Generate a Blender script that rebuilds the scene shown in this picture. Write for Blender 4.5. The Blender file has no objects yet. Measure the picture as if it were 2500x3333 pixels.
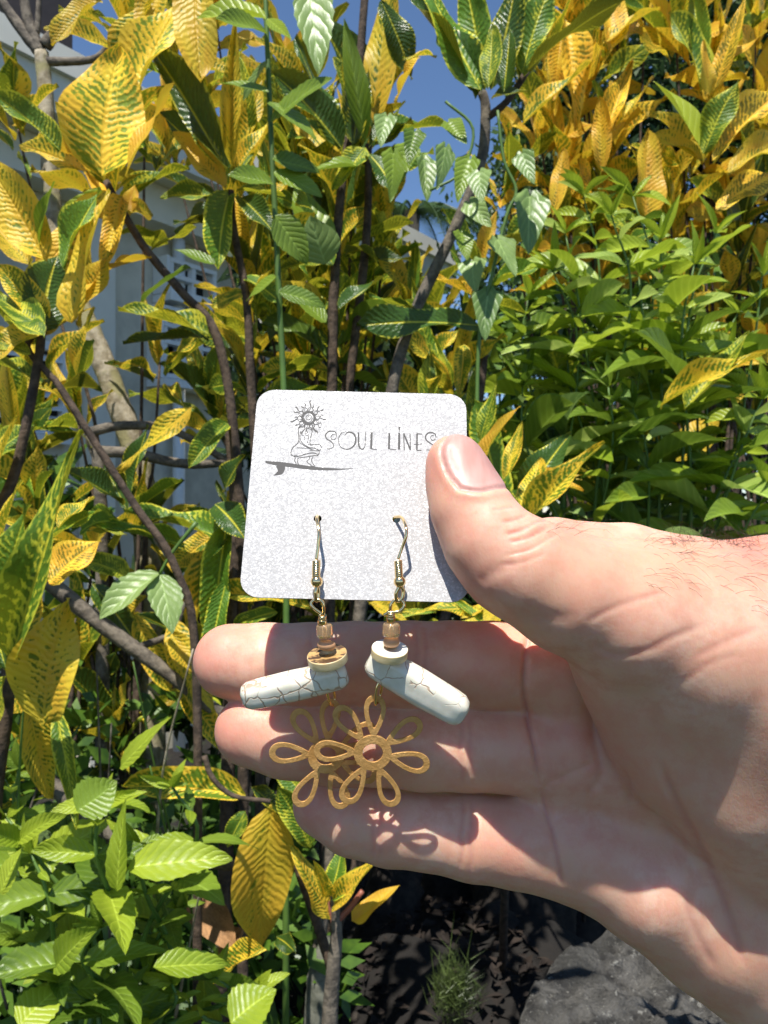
import bpy, bmesh, math, random
import numpy as np
from mathutils import Vector, Matrix, noise as mnoise
random.seed(7)
S = bpy.context.scene
C = S.collection
# ------------------------------------------------------------------ camera, sky, sun, exposure
CAMZ = 1.35
F = 2730.0                       # focal length in photograph pixels (2500 wide)
cd = bpy.data.cameras.new('camera'); cam = bpy.data.objects.new('camera', cd); C.objects.link(cam)
cam.location = (0, 0, CAMZ); cam.rotation_euler = (math.radians(90), 0, 0)
cd.sensor_fit = 'HORIZONTAL'; cd.sensor_width = 36; cd.lens = 36*F/2500
cd.clip_start = 0.01; cd.clip_end = 500
cd.dof.use_dof = True; cd.dof.focus_distance = 0.187; cd.dof.aperture_fstop = 80
S.camera = cam
SUN = Vector((-0.115, -0.455, 1.0)).normalized()
w = bpy.data.worlds.new('World'); S.world = w; w.use_nodes = True
nt = w.node_tree; bg = nt.nodes['Background']
sky = nt.nodes.new('ShaderNodeTexSky'); sky.sky_type = 'NISHITA'; sky.sun_disc = False
sky.sun_elevation = math.asin(SUN.z); sky.sun_rotation = math.atan2(SUN.x, SUN.y)
sky.air_density = 1.25; sky.dust_density = 0.1; sky.ozone_density = 6.0; sky.altitude = 2500
nt.links.new(sky.outputs[0], bg.inputs[0]); bg.inputs[1].default_value = 0.10
sd = bpy.data.lights.new('sun', 'SUN'); sd.energy = 4.8; sd.angle = math.radians(0.55); sd.color = (1.0, 0.955, 0.89)
so = bpy.data.objects.new('sun', sd); C.objects.link(so); so.rotation_euler = SUN.to_track_quat('Z', 'Y').to_euler()
S.view_settings.view_transform = 'Standard'; S.view_settings.look = 'None'
S.view_settings.gamma = 1; S.view_settings.use_curve_mapping = False
S.view_settings.exposure = 0.55
S.render.engine = 'CYCLES'
S.cycles.max_bounces = 8; S.cycles.use_denoising = True

# ------------------------------------------------------------------ helpers
def at(px, py, D):               # photograph pixel + distance (m) -> point in the place
    return Vector(((px-1250)/F*D, D, CAMZ+(1666.5-py)/F*D))
def tag(o, label=None, cat=None, group=None, kind=None):
    if label: o['label'] = label
    if cat: o['category'] = cat
    if group: o['group'] = group
    if kind: o['kind'] = kind
    return o
def empty(name, loc, label, cat, group=None):
    o = bpy.data.objects.new(name, None); C.objects.link(o); o.location = loc
    o.empty_display_size = 0.02
    return tag(o, label, cat, group)
def link(name, me, parent=None, mat=None, smooth=False):
    o = bpy.data.objects.new(name, me); C.objects.link(o)
    if mat is not None and not me.materials: me.materials.append(mat)
    if smooth: me.shade_smooth()
    if parent is not None:
        o.parent = parent
        o.matrix_parent_inverse = Matrix.Translation(parent.location).inverted() if parent.type == 'EMPTY' else Matrix()
    return o
def mesh(name, vs, fs):
    me = bpy.data.meshes.new(name); me.from_pydata([tuple(v) for v in vs], [], fs); me.update(); return me
class MB:
    def __init__(s): s.v = []; s.f = []
    def add(s, vs, fs):
        n = len(s.v); s.v += [tuple(v) for v in vs]; s.f += [tuple(i+n for i in f) for f in fs]
    def box8(s, p):              # 8 corners: bottom 4, top 4
        s.add(p, [(3,2,1,0),(4,5,6,7),(0,1,5,4),(1,2,6,5),(2,3,7,6),(3,0,4,7)])
    def build(s, name, mat, parent=None, smooth=False):
        return link(name, mesh(name, s.v, s.f), parent, mat, smooth)
def spline(pts, n):              # Catmull-Rom through Vectors / tuples of any length
    P = [np.array(p, float) for p in pts]; out = []
    P = [2*P[0]-P[1]] + P + [2*P[-1]-P[-2]]
    for i in range(1, len(P)-2):
        a, b, c, d = P[i-1:i+3]
        for k in range(n):
            t = k/n
            out.append(0.5*((2*b)+(-a+c)*t+(2*a-5*b+4*c-d)*t*t+(-a+3*b-3*c+d)*t**3))
    out.append(P[-2]); return out
def tube(mb, pts, rad, seg=8, closed=False, rough=0):
    pts = [Vector(p[:3]) for p in pts]; n = len(pts)
    rs = rad if hasattr(rad, '__len__') else [rad]*n
    up = None; vs = []; fs = []
    for i, p in enumerate(pts):
        if closed: t = (pts[(i+1) % n]-pts[i-1])
        else: t = pts[min(i+1, n-1)]-pts[max(i-1, 0)]
        t = t.normalized() if t.length > 1e-12 else Vector((0, 0, 1))
        if up is None: up = t.orthogonal().normalized()
        up = (up-t*up.dot(t)); up = up.normalized() if up.length > 1e-9 else t.orthogonal().normalized()
        b = t.cross(up)
        for k in range(seg):
            a = 2*math.pi*k/seg
            r = rs[i]*(1+(rough*(random.random()-.5) if rough else 0))
            vs.append(p+(up*math.cos(a)+b*math.sin(a))*r)
    m = n if closed else n-1
    for i in range(m):
        j = (i+1) % n
        for k in range(seg):
            l = (k+1) % seg
            fs.append((i*seg+k, i*seg+l, j*seg+l, j*seg+k))
    if not closed:
        fs.append(tuple(range(seg-1, -1, -1))); fs.append(tuple((n-1)*seg+k for k in range(seg)))
    mb.add(vs, fs)
def frame_mat(o, x, y, z):
    m = Matrix((x, y, z)).transposed().to_4x4(); m.translation = o; return m

# ------------------------------------------------------------------ materials
class NT:
    def __init__(s, name):
        s.m = bpy.data.materials.new(name); s.m.use_nodes = True; s.t = s.m.node_tree
        s.b = s.t.nodes['Principled BSDF']; s.out = s.t.nodes['Material Output']
    def n(s, typ, **kw):
        nd = s.t.nodes.new(typ)
        for k, v in kw.items():
            if k in nd.inputs: s.set(nd.inputs[k], v)
            else: setattr(nd, k, v)
        return nd
    def set(s, inp, v):
        if isinstance(v, bpy.types.NodeSocket): s.t.links.new(v, inp)
        elif isinstance(v, bpy.types.Node): s.t.links.new(v.outputs[0], inp)
        else:
            if hasattr(inp.default_value, '__len__') and len(inp.default_value) == 4 and len(v) == 3: v = (*v, 1)
            inp.default_value = v
    def math(s, op, a, b=None, c=None, clamp=False):
        nd = s.t.nodes.new('ShaderNodeMath'); nd.operation = op; nd.use_clamp = clamp
        for i, v in enumerate((a, b, c)):
            if v is not None: s.set(nd.inputs[i], v)
        return nd.outputs[0]
    def mix(s, f, a, b):
        nd = s.t.nodes.new('ShaderNodeMix'); nd.data_type = 'RGBA'
        s.set(nd.inputs[0], f); s.set(nd.inputs[6], a); s.set(nd.inputs[7], b); return nd.outputs[2]
    def ramp(s, f, lo, hi, a=0.0, b=1.0):
        nd = s.t.nodes.new('ShaderNodeMapRange'); nd.interpolation_type = 'SMOOTHSTEP'
        for i, v in enumerate((f, lo, hi, a, b)): s.set(nd.inputs[i], v)
        return nd.outputs[0]
    def noise(s, scale, detail=3, vec=None, rough=.55, dist=0):
        nd = s.t.nodes.new('ShaderNodeTexNoise'); s.set(nd.inputs['Scale'], scale); nd.inputs['Detail'].default_value = detail
        nd.inputs['Roughness'].default_value = rough; nd.inputs['Distortion'].default_value = dist
        if vec is not None: s.set(nd.inputs['Vector'], vec)
        return nd.outputs[0]
    def mapv(s, vec, scale=(1, 1, 1), rot=(0, 0, 0)):
        nd = s.t.nodes.new('ShaderNodeMapping'); s.set(nd.inputs[0], vec)
        nd.inputs['Scale'].default_value = scale; nd.inputs['Rotation'].default_value = rot; return nd.outputs[0]
    def obj(s): return s.t.nodes.new('ShaderNodeTexCoord').outputs['Object']
    def uv(s): return s.t.nodes.new('ShaderNodeTexCoord').outputs['UV']
    def bump(s, h, strength, dist):
        nd = s.t.nodes.new('ShaderNodeBump'); s.set(nd.inputs['Height'], h); nd.inputs['Strength'].default_value = strength
        nd.inputs['Distance'].default_value = dist; s.set(s.b.inputs['Normal'], nd.outputs[0]); return nd
    def p(s, **kw):
        for k, v in kw.items(): s.set(s.b.inputs[k.replace('_', ' ')], v)
        return s
def simple(name, col, rough=.6, metal=0, var=.25, scale=40, bump=0, bd=.001, spec=.5):
    N = NT(name); o = N.obj(); n1 = N.noise(scale, 4, o); n2 = N.noise(scale*.13, 3, o)
    f = N.math('ADD', N.math('MULTIPLY', n1, .5), N.math('MULTIPLY', n2, .5))
    lo = tuple(c*(1-var) for c in col); hi = tuple(min(1, c*(1+var)) for c in col)
    N.p(Base_Color=N.mix(N.ramp(f, .3, .7), lo, hi), Roughness=rough, Metallic=metal)
    N.b.inputs['Specular IOR Level'].default_value = spec
    if bump: N.bump(n1, bump, bd)
    return N.m

def leafy(N, col, trans, tcol=None, rough=.42):
    N.p(Base_Color=col, Roughness=rough)
    tr = N.n('ShaderNodeBsdfTranslucent'); N.set(tr.inputs[0], tcol if tcol is not None else col)
    mx = N.n('ShaderNodeMixShader'); mx.inputs[0].default_value = trans
    N.t.links.new(N.b.outputs[0], mx.inputs[1]); N.t.links.new(tr.outputs[0], mx.inputs[2])
    N.t.links.new(mx.outputs[0], N.out.inputs[0])
def croton_mat(name, yel, yel2, grn, bias, trans=.32, rough=.45):
    """yellow veins, margin and patches over green; the random number of each leaf shifts the share of green"""
    N = NT(name); uv = N.uv(); sx = N.n('ShaderNodeSeparateXYZ'); N.set(sx.inputs[0], uv)
    u, v = sx.outputs[0], sx.outputs[1]
    oi = N.n('ShaderNodeObjectInfo'); rnd = oi.outputs['Random']
    at_ = N.n('ShaderNodeVectorMath', operation='ADD'); N.set(at_.inputs[0], uv)
    cmb = N.n('ShaderNodeCombineXYZ'); N.set(cmb.inputs[0], N.math('MULTIPLY', rnd, 37.0)); N.set(cmb.inputs[1], N.math('MULTIPLY', rnd, 91.0))
    N.set(at_.inputs[1], cmb.outputs[0]); q = at_.outputs[0]
    a = N.math('ABSOLUTE', N.math('MULTIPLY_ADD', v, 2.0, -1.0))
    wob = N.noise(5.0, 3, N.mapv(q, (1, .5, 1)))
    ph = N.math('MULTIPLY_ADD', u, 19.0, N.math('MULTIPLY', a, -2.4))
    ph = N.math('MULTIPLY_ADD', wob, 2.6, ph)
    ph = N.math('MULTIPLY_ADD', N.noise(17, 2, q), .5, ph)
    st = N.math('MULTIPLY_ADD', N.math('SINE', N.math('MULTIPLY', ph, 6.2832)), .5, .5)   # 1 between the veins
    blot = N.noise(3.2, 4, N.mapv(q, (1.3, 1.0, 1)), .6)
    fine = N.noise(26, 3, N.mapv(q, (1.6, .55, 1)), .6)
    st2 = N.math('MULTIPLY', st, N.ramp(N.noise(7, 3, q, .7), .35, .65, .15, 1.0))
    g = N.math('MULTIPLY_ADD', st2, .62, N.math('MULTIPLY', blot, 1.7))
    g = N.math('ADD', g, N.math('MULTIPLY', fine, .9))
    g = N.math('ADD', g, N.math('MULTIPLY_ADD', rnd, .40, bias-1.70))
    g = N.math('SUBTRACT', g, N.math('MULTIPLY', N.ramp(a, .78, 1.0), .55))
    rib = N.ramp(a, .035, .085, 1.0, 0.0)
    gm = N.math('MULTIPLY', N.ramp(g, -.08, .14), N.math('SUBTRACT', 1.0, rib), clamp=True)
    hue = N.noise(2.0, 2, q)
    yc = N.mix(N.ramp(hue, .35, .65), yel, yel2)
    gc = N.mix(N.ramp(fine, .35, .7), grn, tuple(c*1.7 for c in grn))
    col = N.mix(gm, yc, gc)
    hs = N.n('ShaderNodeHueSaturation'); N.set(hs.inputs['Color'], col)
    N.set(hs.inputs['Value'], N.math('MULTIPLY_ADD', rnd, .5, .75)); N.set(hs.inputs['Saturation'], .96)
    brown = N.ramp(N.noise(9, 4, q, .7), .68, .76)
    col = N.mix(N.math('MULTIPLY', brown, .7), hs.outputs[0], (.13, .06, .02))
    leafy(N, col, trans, N.mix(.35, col, (.85, .72, .03)), rough=rough)
    h = N.math('ADD', N.math('MULTIPLY', st, -.6), N.math('MULTIPLY', N.ramp(a, .0, .1), .9))
    N.b.inputs['Specular IOR Level'].default_value = .35
    N.bump(h, .5, .002); return N.m
def green_mat(name, c1, c2, trans=.3, rough=.42, veins=9):
    N = NT(name); uv = N.uv(); sx = N.n('ShaderNodeSeparateXYZ'); N.set(sx.inputs[0], uv)
    u, v = sx.outputs[0], sx.outputs[1]; rnd = N.n('ShaderNodeObjectInfo').outputs['Random']
    a = N.math('ABSOLUTE', N.math('MULTIPLY_ADD', v, 2.0, -1.0))
    ph = N.math('MULTIPLY_ADD', u, float(veins), N.math('MULTIPLY', a, -2.2))
    st = N.math('POWER', N.math('ABSOLUTE', N.math('SINE', N.math('MULTIPLY', ph, 3.1416))), .35)
    n1 = N.noise(14, 4, uv)
    n0 = N.n('ShaderNodeTexNoise'); n0.noise_dimensions = '4D'; N.set(n0.inputs['W'], N.math('MULTIPLY', rnd, 50.0)); N.set(n0.inputs['Vector'], uv); n0.inputs['Scale'].default_value = 2.5
    f = N.math('ADD', N.math('MULTIPLY', n0.outputs[0], .8), N.math('MULTIPLY_ADD', rnd, .7, -.2))
    col = N.mix(N.ramp(f, .1, .8), c1, c2)
    col = N.mix(N.math('MULTIPLY', N.math('SUBTRACT', 1.0, st), .26), col, tuple(min(1, c*2+.03) for c in c2))
    col = N.mix(N.ramp(a, .02, .07, .6, 0.0), col, tuple(min(1, c*1.6+.04) for c in c2))
    spot = N.ramp(N.noise(11, 4, N.mapv(uv, (1, 1, 1)), .7), .7, .76)
    col = N.mix(N.math('MULTIPLY', spot, .5), col, (.2, .13, .03))
    leafy(N, col, trans, rough=rough)
    N.bump(N.math('ADD', st, N.math('MULTIPLY', n1, .4)), .5, .002); return N.m
def bark(name, a, b, scale=60, lichen=None):
    N = NT(name); o = N.obj(); n1 = N.noise(scale, 5, o, .65); n2 = N.noise(scale*.3, 4, o)
    col = N.mix(N.ramp(n1, .35, .65), a, b)
    if lichen: col = N.mix(N.ramp(n2, .5, .62), col, lichen)
    N.p(Base_Color=col, Roughness=.9); N.bump(n1, .8, .004); return N.m

Y_M = croton_mat('croton_yellow', (.90, .67, .02), (.88, .53, .014), (.08, .15, .008), .0)
B_M = croton_mat('croton_broad_yellow', (.95, .68, .02), (.93, .56, .014), (.15, .21, .010), -.14)
P_M = croton_mat('croton_plain_yellow', (.92, .60, .02), (.88, .46, .012), (.20, .22, .02), -.75)
G_M = croton_mat('croton_green', (.82, .76, .03), (.56, .62, .03), (.07, .16, .010), .30)
O_M = croton_mat('croton_orange', (.95, .64, .016), (.92, .47, .012), (.15, .13, .008), -.12)
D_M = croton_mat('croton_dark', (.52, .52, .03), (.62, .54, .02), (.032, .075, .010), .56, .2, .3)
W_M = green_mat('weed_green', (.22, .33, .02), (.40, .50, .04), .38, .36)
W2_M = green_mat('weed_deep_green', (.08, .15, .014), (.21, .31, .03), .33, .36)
L_M = green_mat('weed_pale_green', (.30, .44, .08), (.48, .60, .14), .3, .3)
DEAD = simple('dead_leaf', (.32, .17, .07), .8, scale=30, var=.4, bump=.4)
H_M = green_mat('heart_vine_green', (.12, .21, .05), (.26, .37, .11), .25, .38, 6)
BARK = bark('grey_bark', (.07, .058, .045), (.19, .16, .12), 70)
PALE = bark('pale_bark', (.22, .18, .11), (.46, .40, .29), 45, (.30, .27, .13))
BROWN = bark('brown_bark', (.04, .027, .018), (.11, .075, .05), 80)
STEMG = simple('green_stem', (.09, .17, .03), .5)
STEMR = simple('red_brown_petiole', (.30, .10, .06), .5)
# ------------------------------------------------------------------ the setting
def ground():
    N = NT('soil_and_grass'); o = N.obj(); n = N.noise(6, 6, o); n2 = N.noise(60, 5, o); n3 = N.noise(.7, 3, o)
    c = N.mix(N.ramp(n2, .3, .7), (.006, .0045, .003), (.02, .015, .010)); g = N.mix(N.ramp(n2, .35, .7), (.03, .06, .01), (.10, .16, .03))
    N.p(Base_Color=N.mix(N.ramp(N.math('ADD', N.math('MULTIPLY', n, .4), N.math('MULTIPLY', n3, .6)), .48, .6), c, g), Roughness=.95)
    N.bump(n2, 1, .03)
    vs = []; fs = []; xs = [-200, -60, -20]+[-8+i*.25 for i in range(65)]+[20, 60, 200]; ys = [-100, -20]+[-2+i*.25 for i in range(60)]+[20, 60, 200, 400]
    for y in ys:
        for x in xs:
            vs.append((x, y, .05*mnoise.noise(Vector((x*.8, y*.8, 3)))+.02*mnoise.noise(Vector((x*4, y*4, 1)))))
    W_ = len(xs)
    for j in range(len(ys)-1):
        for i in range(W_-1): fs.append((j*W_+i, j*W_+i+1, (j+1)*W_+i+1, (j+1)*W_+i))
    tag(link('ground', mesh('ground', vs, fs), None, N.m, True), kind='structure')
ground()
def house():
    WALL = simple('grey_render', (.58, .54, .43), .85, scale=9, var=.22, bump=.2, bd=.002)
    FASC = simple('pale_fascia_paint', (.80, .76, .64), .7, scale=5, var=.08)
    WHT = simple('white_window_paint', (.80, .81, .79), .5, var=.05)
    DRK = simple('dark_interior', (.02, .02, .02), .6)
    BRN = simple('dark_brown_timber', (.028, .022, .020), .6)
    e = Vector((.678, 1, 0)); nrm = Vector((.828, -.561, 0)); P0 = Vector((-1.603, 3.5, 0))
    def H(t, o, z): return P0+e*t+nrm*o+Vector((0, 0, z))
    def tt(px, o=0.):
        k = (px-1250)/F; b = P0+nrm*o; return (k*b.y-b.x)/(e.x-k*e.y)
    def bx(mb, t0, t1, o0, o1, z0, z1):
        mb.box8([H(t0, o0, z0), H(t1, o0, z0), H(t1, o1, z0), H(t0, o1, z0), H(t0, o0, z1), H(t1, o0, z1), H(t1, o1, z1), H(t0, o1, z1)])
    r = empty('house', H(0, 0, 0), 'single storey grey house with a flat overhanging roof behind the croton leaves', 'house')
    def one(name, mat, *a, parent=r):
        m = MB(); bx(m, *a); return m.build(name, mat, parent)
    WO = -.42
    one('wall', WALL, -6, 3.1, -6, WO, -.3, 3.12)
    rf = one('roof', FASC, -6.5, 3.22, -6.2, 0, 3.12, 3.38)
    one('roof_lip', FASC, -6.52, 3.24, -.10, .03, 3.30, 3.42, parent=rf)
    one('soffit_beam', FASC, -6.4, 3.1, WO+.002, WO+.16, 2.92, 3.118)
    one('upper_storey', BRN, -4, tt(236, -1.0), -5, -1.0, 3.385, 5.6)
    def zat(px, py, o):
        t = tt(px, o); D = (P0+e*t+nrm*o).y; return t, CAMZ+(1666.5-py)/F*D
    # corner pilaster and down pipe
    t, _ = zat(300, 1000, WO+.06); one('pilaster', FASC, t-.03, t+.10, WO+.003, WO+.09, -.2, 2.915)
    m = MB(); t, _ = zat(590, 1000, WO+.08); tube(m, [H(t, WO+.06, -.1), H(t, WO+.06, 2.9)], .035, 12); m.build('downpipe', WHT, r, True)
    # louvred window at left
    ta, z1 = zat(-140, 1090, WO+.02); tb, z0 = zat(190, 1420, WO+.02)
    wn = one('window', DRK, ta, tb, WO+.002, WO+.012, z0, z1)
    for a in ((ta-.04, ta, z0-.04, z1+.04), (tb, tb+.04, z0-.04, z1+.04), (ta, tb, z1, z1+.04), (ta, tb, z0-.04, z0)):
        one('frame', WHT, a[0], a[1], WO+.002, WO+.06, a[2], a[3], parent=wn)
    k = 7
    for i in range(k):
        z = z0+(i+.5)*(z1-z0)/k; m = MB()
        m.box8([H(ta, WO+.015, z+.0), H(tb, WO+.015, z+.0), H(tb, WO+.055, z-.028), H(ta, WO+.055, z-.028),
                H(ta, WO+.015, z+.009), H(tb, WO+.015, z+.009), H(tb, WO+.055, z-.019), H(ta, WO+.055, z-.019)])
        m.build('slat', WHT, wn)
    # white window grille, in two stacked cages
    for (xa, xb, ya, yb, nx, nz) in ((560, 700, 845, 985, 2, 2), (540, 710, 1000, 1250, 3, 4)):
        ta, z1 = zat(xa, ya, WO+.12); tb, z0 = zat(xb, yb, WO+.12)
        g = one('window', DRK, ta, tb, WO+.002, WO+.02, z0, z1)
        for i in range(nx+1):
            t = ta+(tb-ta)*i/nx; one('bar', WHT, t-.011, t+.011, WO+.08, WO+.12, z0, z1, parent=g)
        for i in range(nz+1):
            z = z0+(z1-z0)*i/nz; one('bar', WHT, ta-.01, tb+.01, WO+.075, WO+.125, z-.012, z+.012, parent=g)
        one('sill', WHT, ta-.03, tb+.03, WO+.003, WO+.15, z0-.06, z0-.02, parent=g)
        one('reveal', WHT, ta-.03, ta-.012, WO+.003, WO+.12, z0-.015, z1+.02, parent=g)
house()
# ------------------------------------------------------------------ leaves
def leaf_mesh(name, kind, seed, bend=.35):
    R = random.Random(seed); nu, nv = (12, 6) if kind == 'croton' else (16, 4)
    if kind == 'heart': nu, nv = 12, 6
    vs = []; uvs = []; fs = []
    ph = R.random()*6; fold = R.uniform(.05, .28); wav = R.uniform(.02, .07) if kind == 'croton' else R.uniform(.01, .03)
    pk = R.uniform(.75, 1.1); tw = R.uniform(-.5, .5); side = R.uniform(-.06, .06)
    y = 0; z = 0; ang = bend*.5
    for i in range(nu+1):
        u = i/nu
        if kind == 'croton': wd = .5*max(0, math.sin(math.pi*min(1, u**pk)))**.72*(1-.25*u)+.012*(1-u)
        elif kind == 'weed':
            wd = .5*max(0, math.sin(math.pi*u**.72))**.9+.006; wd *= (1+(.055 if i % 2 else -.035))
        elif kind == 'lance': wd = .5*max(0, math.sin(math.pi*u**.8))+.006
        else: wd = .5*(1.12*max(0, (1-u))**.62*min(1, (u+.02)*7)**.5)*(1-.2*u)
        if i == nu: wd = .002
        for j in range(nv+1):
            v = -1+2*j/nv; a = abs(v)
            x = v*wd; yy = y; zz = z
            if kind == 'heart' and u < .2: yy -= .13*math.sin(math.pi*min(1, a))*(1-u/.2)
            zz += fold*a*wd*1.2+wav*math.sin(ph+u*9+(2 if v > 0 else 0))*a*a
            c, s_ = math.cos(tw*u), math.sin(tw*u); xx = x*c; zz += x*s_
            vs.append((xx+side*math.sin(u*3), yy-(zz-z)*math.sin(ang)*.5, zz)); uvs.append((u, (v+1)/2))
        ang -= bend*1.4/nu*(.4+u); y += math.cos(ang)/nu; z += math.sin(ang)/nu
    for i in range(nu):
        for j in range(nv):
            a = i*(nv+1)+j; fs.append((a, a+1, a+nv+2, a+nv+1))
    me = mesh(name, vs, fs); ul = me.uv_layers.new(name='UVMap')
    for lp in me.loops: ul.data[lp.index].uv = uvs[lp.vertex_index]
    me.shade_smooth(); return me
MESH = {}
def leaf_variant(kind, mat, i, bend):
    key = (kind, mat.name, i, round(bend, 1))
    if key not in MESH:
        me = leaf_mesh(kind+'_leaf', kind, i*13+hash_(kind), bend); me.materials.append(mat); MESH[key] = me
    return MESH[key]
def hash_(s): return sum(ord(c)*(i+3) for i, c in enumerate(s))
def leaf(parent, base, tip, width, mat, kind='croton', face=None, bend=.3, name='leaf', var=None):
    """base, tip: points; width in metres; face: direction the upper side looks to"""
    y = tip-base; L = y.length; y = y/L
    f = Vector(face) if face is not None else Vector((0, -.8, .6))
    z = f-y*f.dot(y)
    z = z.normalized() if z.length > 1e-4 else y.orthogonal().normalized()
    x = y.cross(z)
    me = leaf_variant(kind, mat, var if var is not None else random.randrange(6), bend)
    o = bpy.data.objects.new(name, me); C.objects.link(o)
    M = frame_mat(base, x*width, y*L, z*L*.9)
    o.parent = parent
    o.matrix_parent_inverse = Matrix.Translation(parent.location).inverted()
    o.matrix_basis = M
    return o
def rvec(R=random):
    while True:
        v = Vector((R.uniform(-1, 1), R.uniform(-1, 1), R.uniform(-1, 1)))
        if .1 < v.length < 1: return v.normalized()
def rosette(parent, c, axis, n, L, mats, ratio=.19, spread=(28, 92), kind='croton', bend=.4, along=.05):
    axis = axis.normalized(); a = axis.orthogonal().normalized(); b = axis.cross(a)
    for i in range(n):
        k = i/max(1, n-1); ph = i*2.39996+random.random()*.5
        el = math.radians(spread[0]+(spread[1]-spread[0])*k+random.uniform(-12, 12))
        d = axis*math.cos(el)+(a*math.cos(ph)+b*math.sin(ph))*math.sin(el)
        l = L*random.uniform(.72, 1.1)*(.7+.3*math.sin(math.pi*min(1, k+.25)))
        base = c-axis*along*k+d*.012
        leaf(parent, base, base+d*l, l*ratio*random.uniform(.85, 1.2), random.choice(mats), kind, face=axis*.75+Vector((0, -.4, .6))+rvec()*.25, bend=random.choice((.2, .4, .7)))
def stem(parent, pts, r0, r1, mat, name='stem', n=5, seg=8, rough=.12):
    sp = spline(pts, n); m = len(sp); mb = MB()
    tube(mb, [Vector(p) for p in sp], [r0+(r1-r0)*i/(m-1) for i in range(m)], seg, rough=rough)
    return mb.build(name, mat, parent, True)

def pxpts(L, D):                  # list of (px,py[,D])
    return [at(p[0], p[1], p[2] if len(p) > 2 else D) for p in L]
def shrub(name, label, cat, base, group=None): return empty(name, base, label, cat, group)
def hero(parent, D, items):
    for it in items:
        (bx_, by, tx, ty, wpx, m) = it[:6]; o = it[6] if len(it) > 6 else {}
        d0 = D+o.get('d', 0); d1 = d0+o.get('dt', random.uniform(-.05, .05))
        leaf(parent, at(bx_, by, d0), at(tx, ty, d1), wpx/F*d0*1.08, m, o.get('k', 'croton'), face=o.get('f', Vector((random.uniform(-.3, .3), -.85, .8))), bend=o.get('b', .2), var=o.get('v'))
CG = 'croton shrubs with yellow veined leaves'
# 1 big yellow croton, upper left
c1 = shrub('croton_shrub', 'croton with the broadest bright yellow leaf, in front of the grey roof edge', 'shrub', at(701, 2500, 1.2), CG)
stem(c1, pxpts([(345, 590), (400, 690), (482, 821), (600, 960), (701, 1085), (760, 1400), (790, 2000), (790, 3500)], 1.2), .005, .008, BROWN)
hero(c1, 1.2, [(331, 573, 395, 150, 265, B_M, {'v': 1, 'b': .1, 'd': -.05}), (422, 385, 600, -10, 125, B_M), (407, 573, 568, 270, 105, P_M, {'d': -.08}),
  (640, -120, 655, 270, 140, B_M), (350, 600, 180, 330, 90, Y_M, {'d': .1}), (340, 590, 60, 470, 80, Y_M, {'d': .1}), (196, 490, -30, 300, 80, G_M, {'d': -.1}),
  (350, 880, 495, 838, 75, P_M), (482, 821, 640, 740, 42, G_M), (330, 610, 203, 829, 62, W_M, {'k': 'lance'}), (345, 620, 250, 1040, 115, Y_M, {'d': -.06}),
  (350, 640, 130, 900, 90, P_M), (340, 600, 420, 130, 95, Y_M, {'d': .08}), (380, 620, 470, 560, 50, Y_M), (430, 690, 440, 600, 50, P_M, {'d': .05}), (400, 640, 330, 900, 75, O_M),
  (500, 0, 380, 300, 100, Y_M, {'d': .1}), (520, -60, 450, 190, 110, Y_M, {'d': .12}), (330, 0, 170, 150, 70, Y_M, {'d': .15}), (300, 40, 430, 130, 60, G_M, {'d': .15})])
rosette(c1, at(360, 640, 1.33), Vector((-.1, -.3, 1)), 9, .19, [Y_M, P_M, Y_M, G_M]); rosette(c1, at(420, 80, 1.45), Vector((.1, -.3, .8)), 10, .19, [Y_M, Y_M, G_M]); rosette(c1, at(560, 170, 1.5), Vector((.1, -.3, .8)), 8, .17, [Y_M, O_M, W_M])
# 2 croton with spear leaf
c2 = shrub('croton_shrub', 'croton with a tall narrow spear leaf and one long dark leaf leaning left', 'shrub', at(800, 2500, 1.3), CG)
stem(c2, pxpts([(752, 620), (760, 740), (800, 960), (815, 1200), (840, 1800), (850, 3400)], 1.3), .005, .008, BROWN)
hero(c2, 1.3, [(738, 558, 467, 120, 88, D_M, {'d': -.08}), (735, 560, 560, 300, 70, G_M, {'d': -.04}), (753, 540, 768, 60, 62, Y_M, {'d': -.1}), (761, 573, 915, 355, 68, Y_M),
  (735, 618, 562, 425, 78, O_M, {'d': -.05}), (750, 620, 712, 880, 95, G_M), (700, 670, 570, 760, 100, D_M), (760, 600, 830, 500, 50, G_M), (760, 640, 800, 870, 85, O_M, {'d': .05}),
  (745, 600, 640, 480, 60, W_M, {'k': 'lance'}), (780, 560, 860, 250, 80, Y_M, {'d': .1}), (800, 520, 780, 180, 90, G_M, {'d': .12}), (700, 640, 520, 640, 60, G_M, {'d': .1}),
  (770, 620, 930, 640, 70, G_M), (780, 640, 900, 770, 80, D_M), (740, 560, 640, 340, 70, Y_M, {'d': .12}), (678, 1085, 384, 1010, 85, G_M, {'d': -.15, 'f': (0, -.6, 1)}),
  (680, 1100, 400, 1120, 50, D_M), (790, 900, 930, 1000, 75, G_M), (800, 950, 690, 1000, 60, Y_M), (800, 1000, 900, 860, 60, Y_M)])
rosette(c2, at(770, 650, 1.42), Vector((0, -.3, 1)), 10, .18, [G_M, Y_M, D_M]); rosette(c2, at(830, 940, 1.4), Vector((.1, -.5, 1)), 9, .17, [G_M, D_M, Y_M]); rosette(c2, at(820, 1250, 1.4), Vector((.1, -.5, 1)), 8, .17, [G_M, D_M, Y_M])
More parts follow.
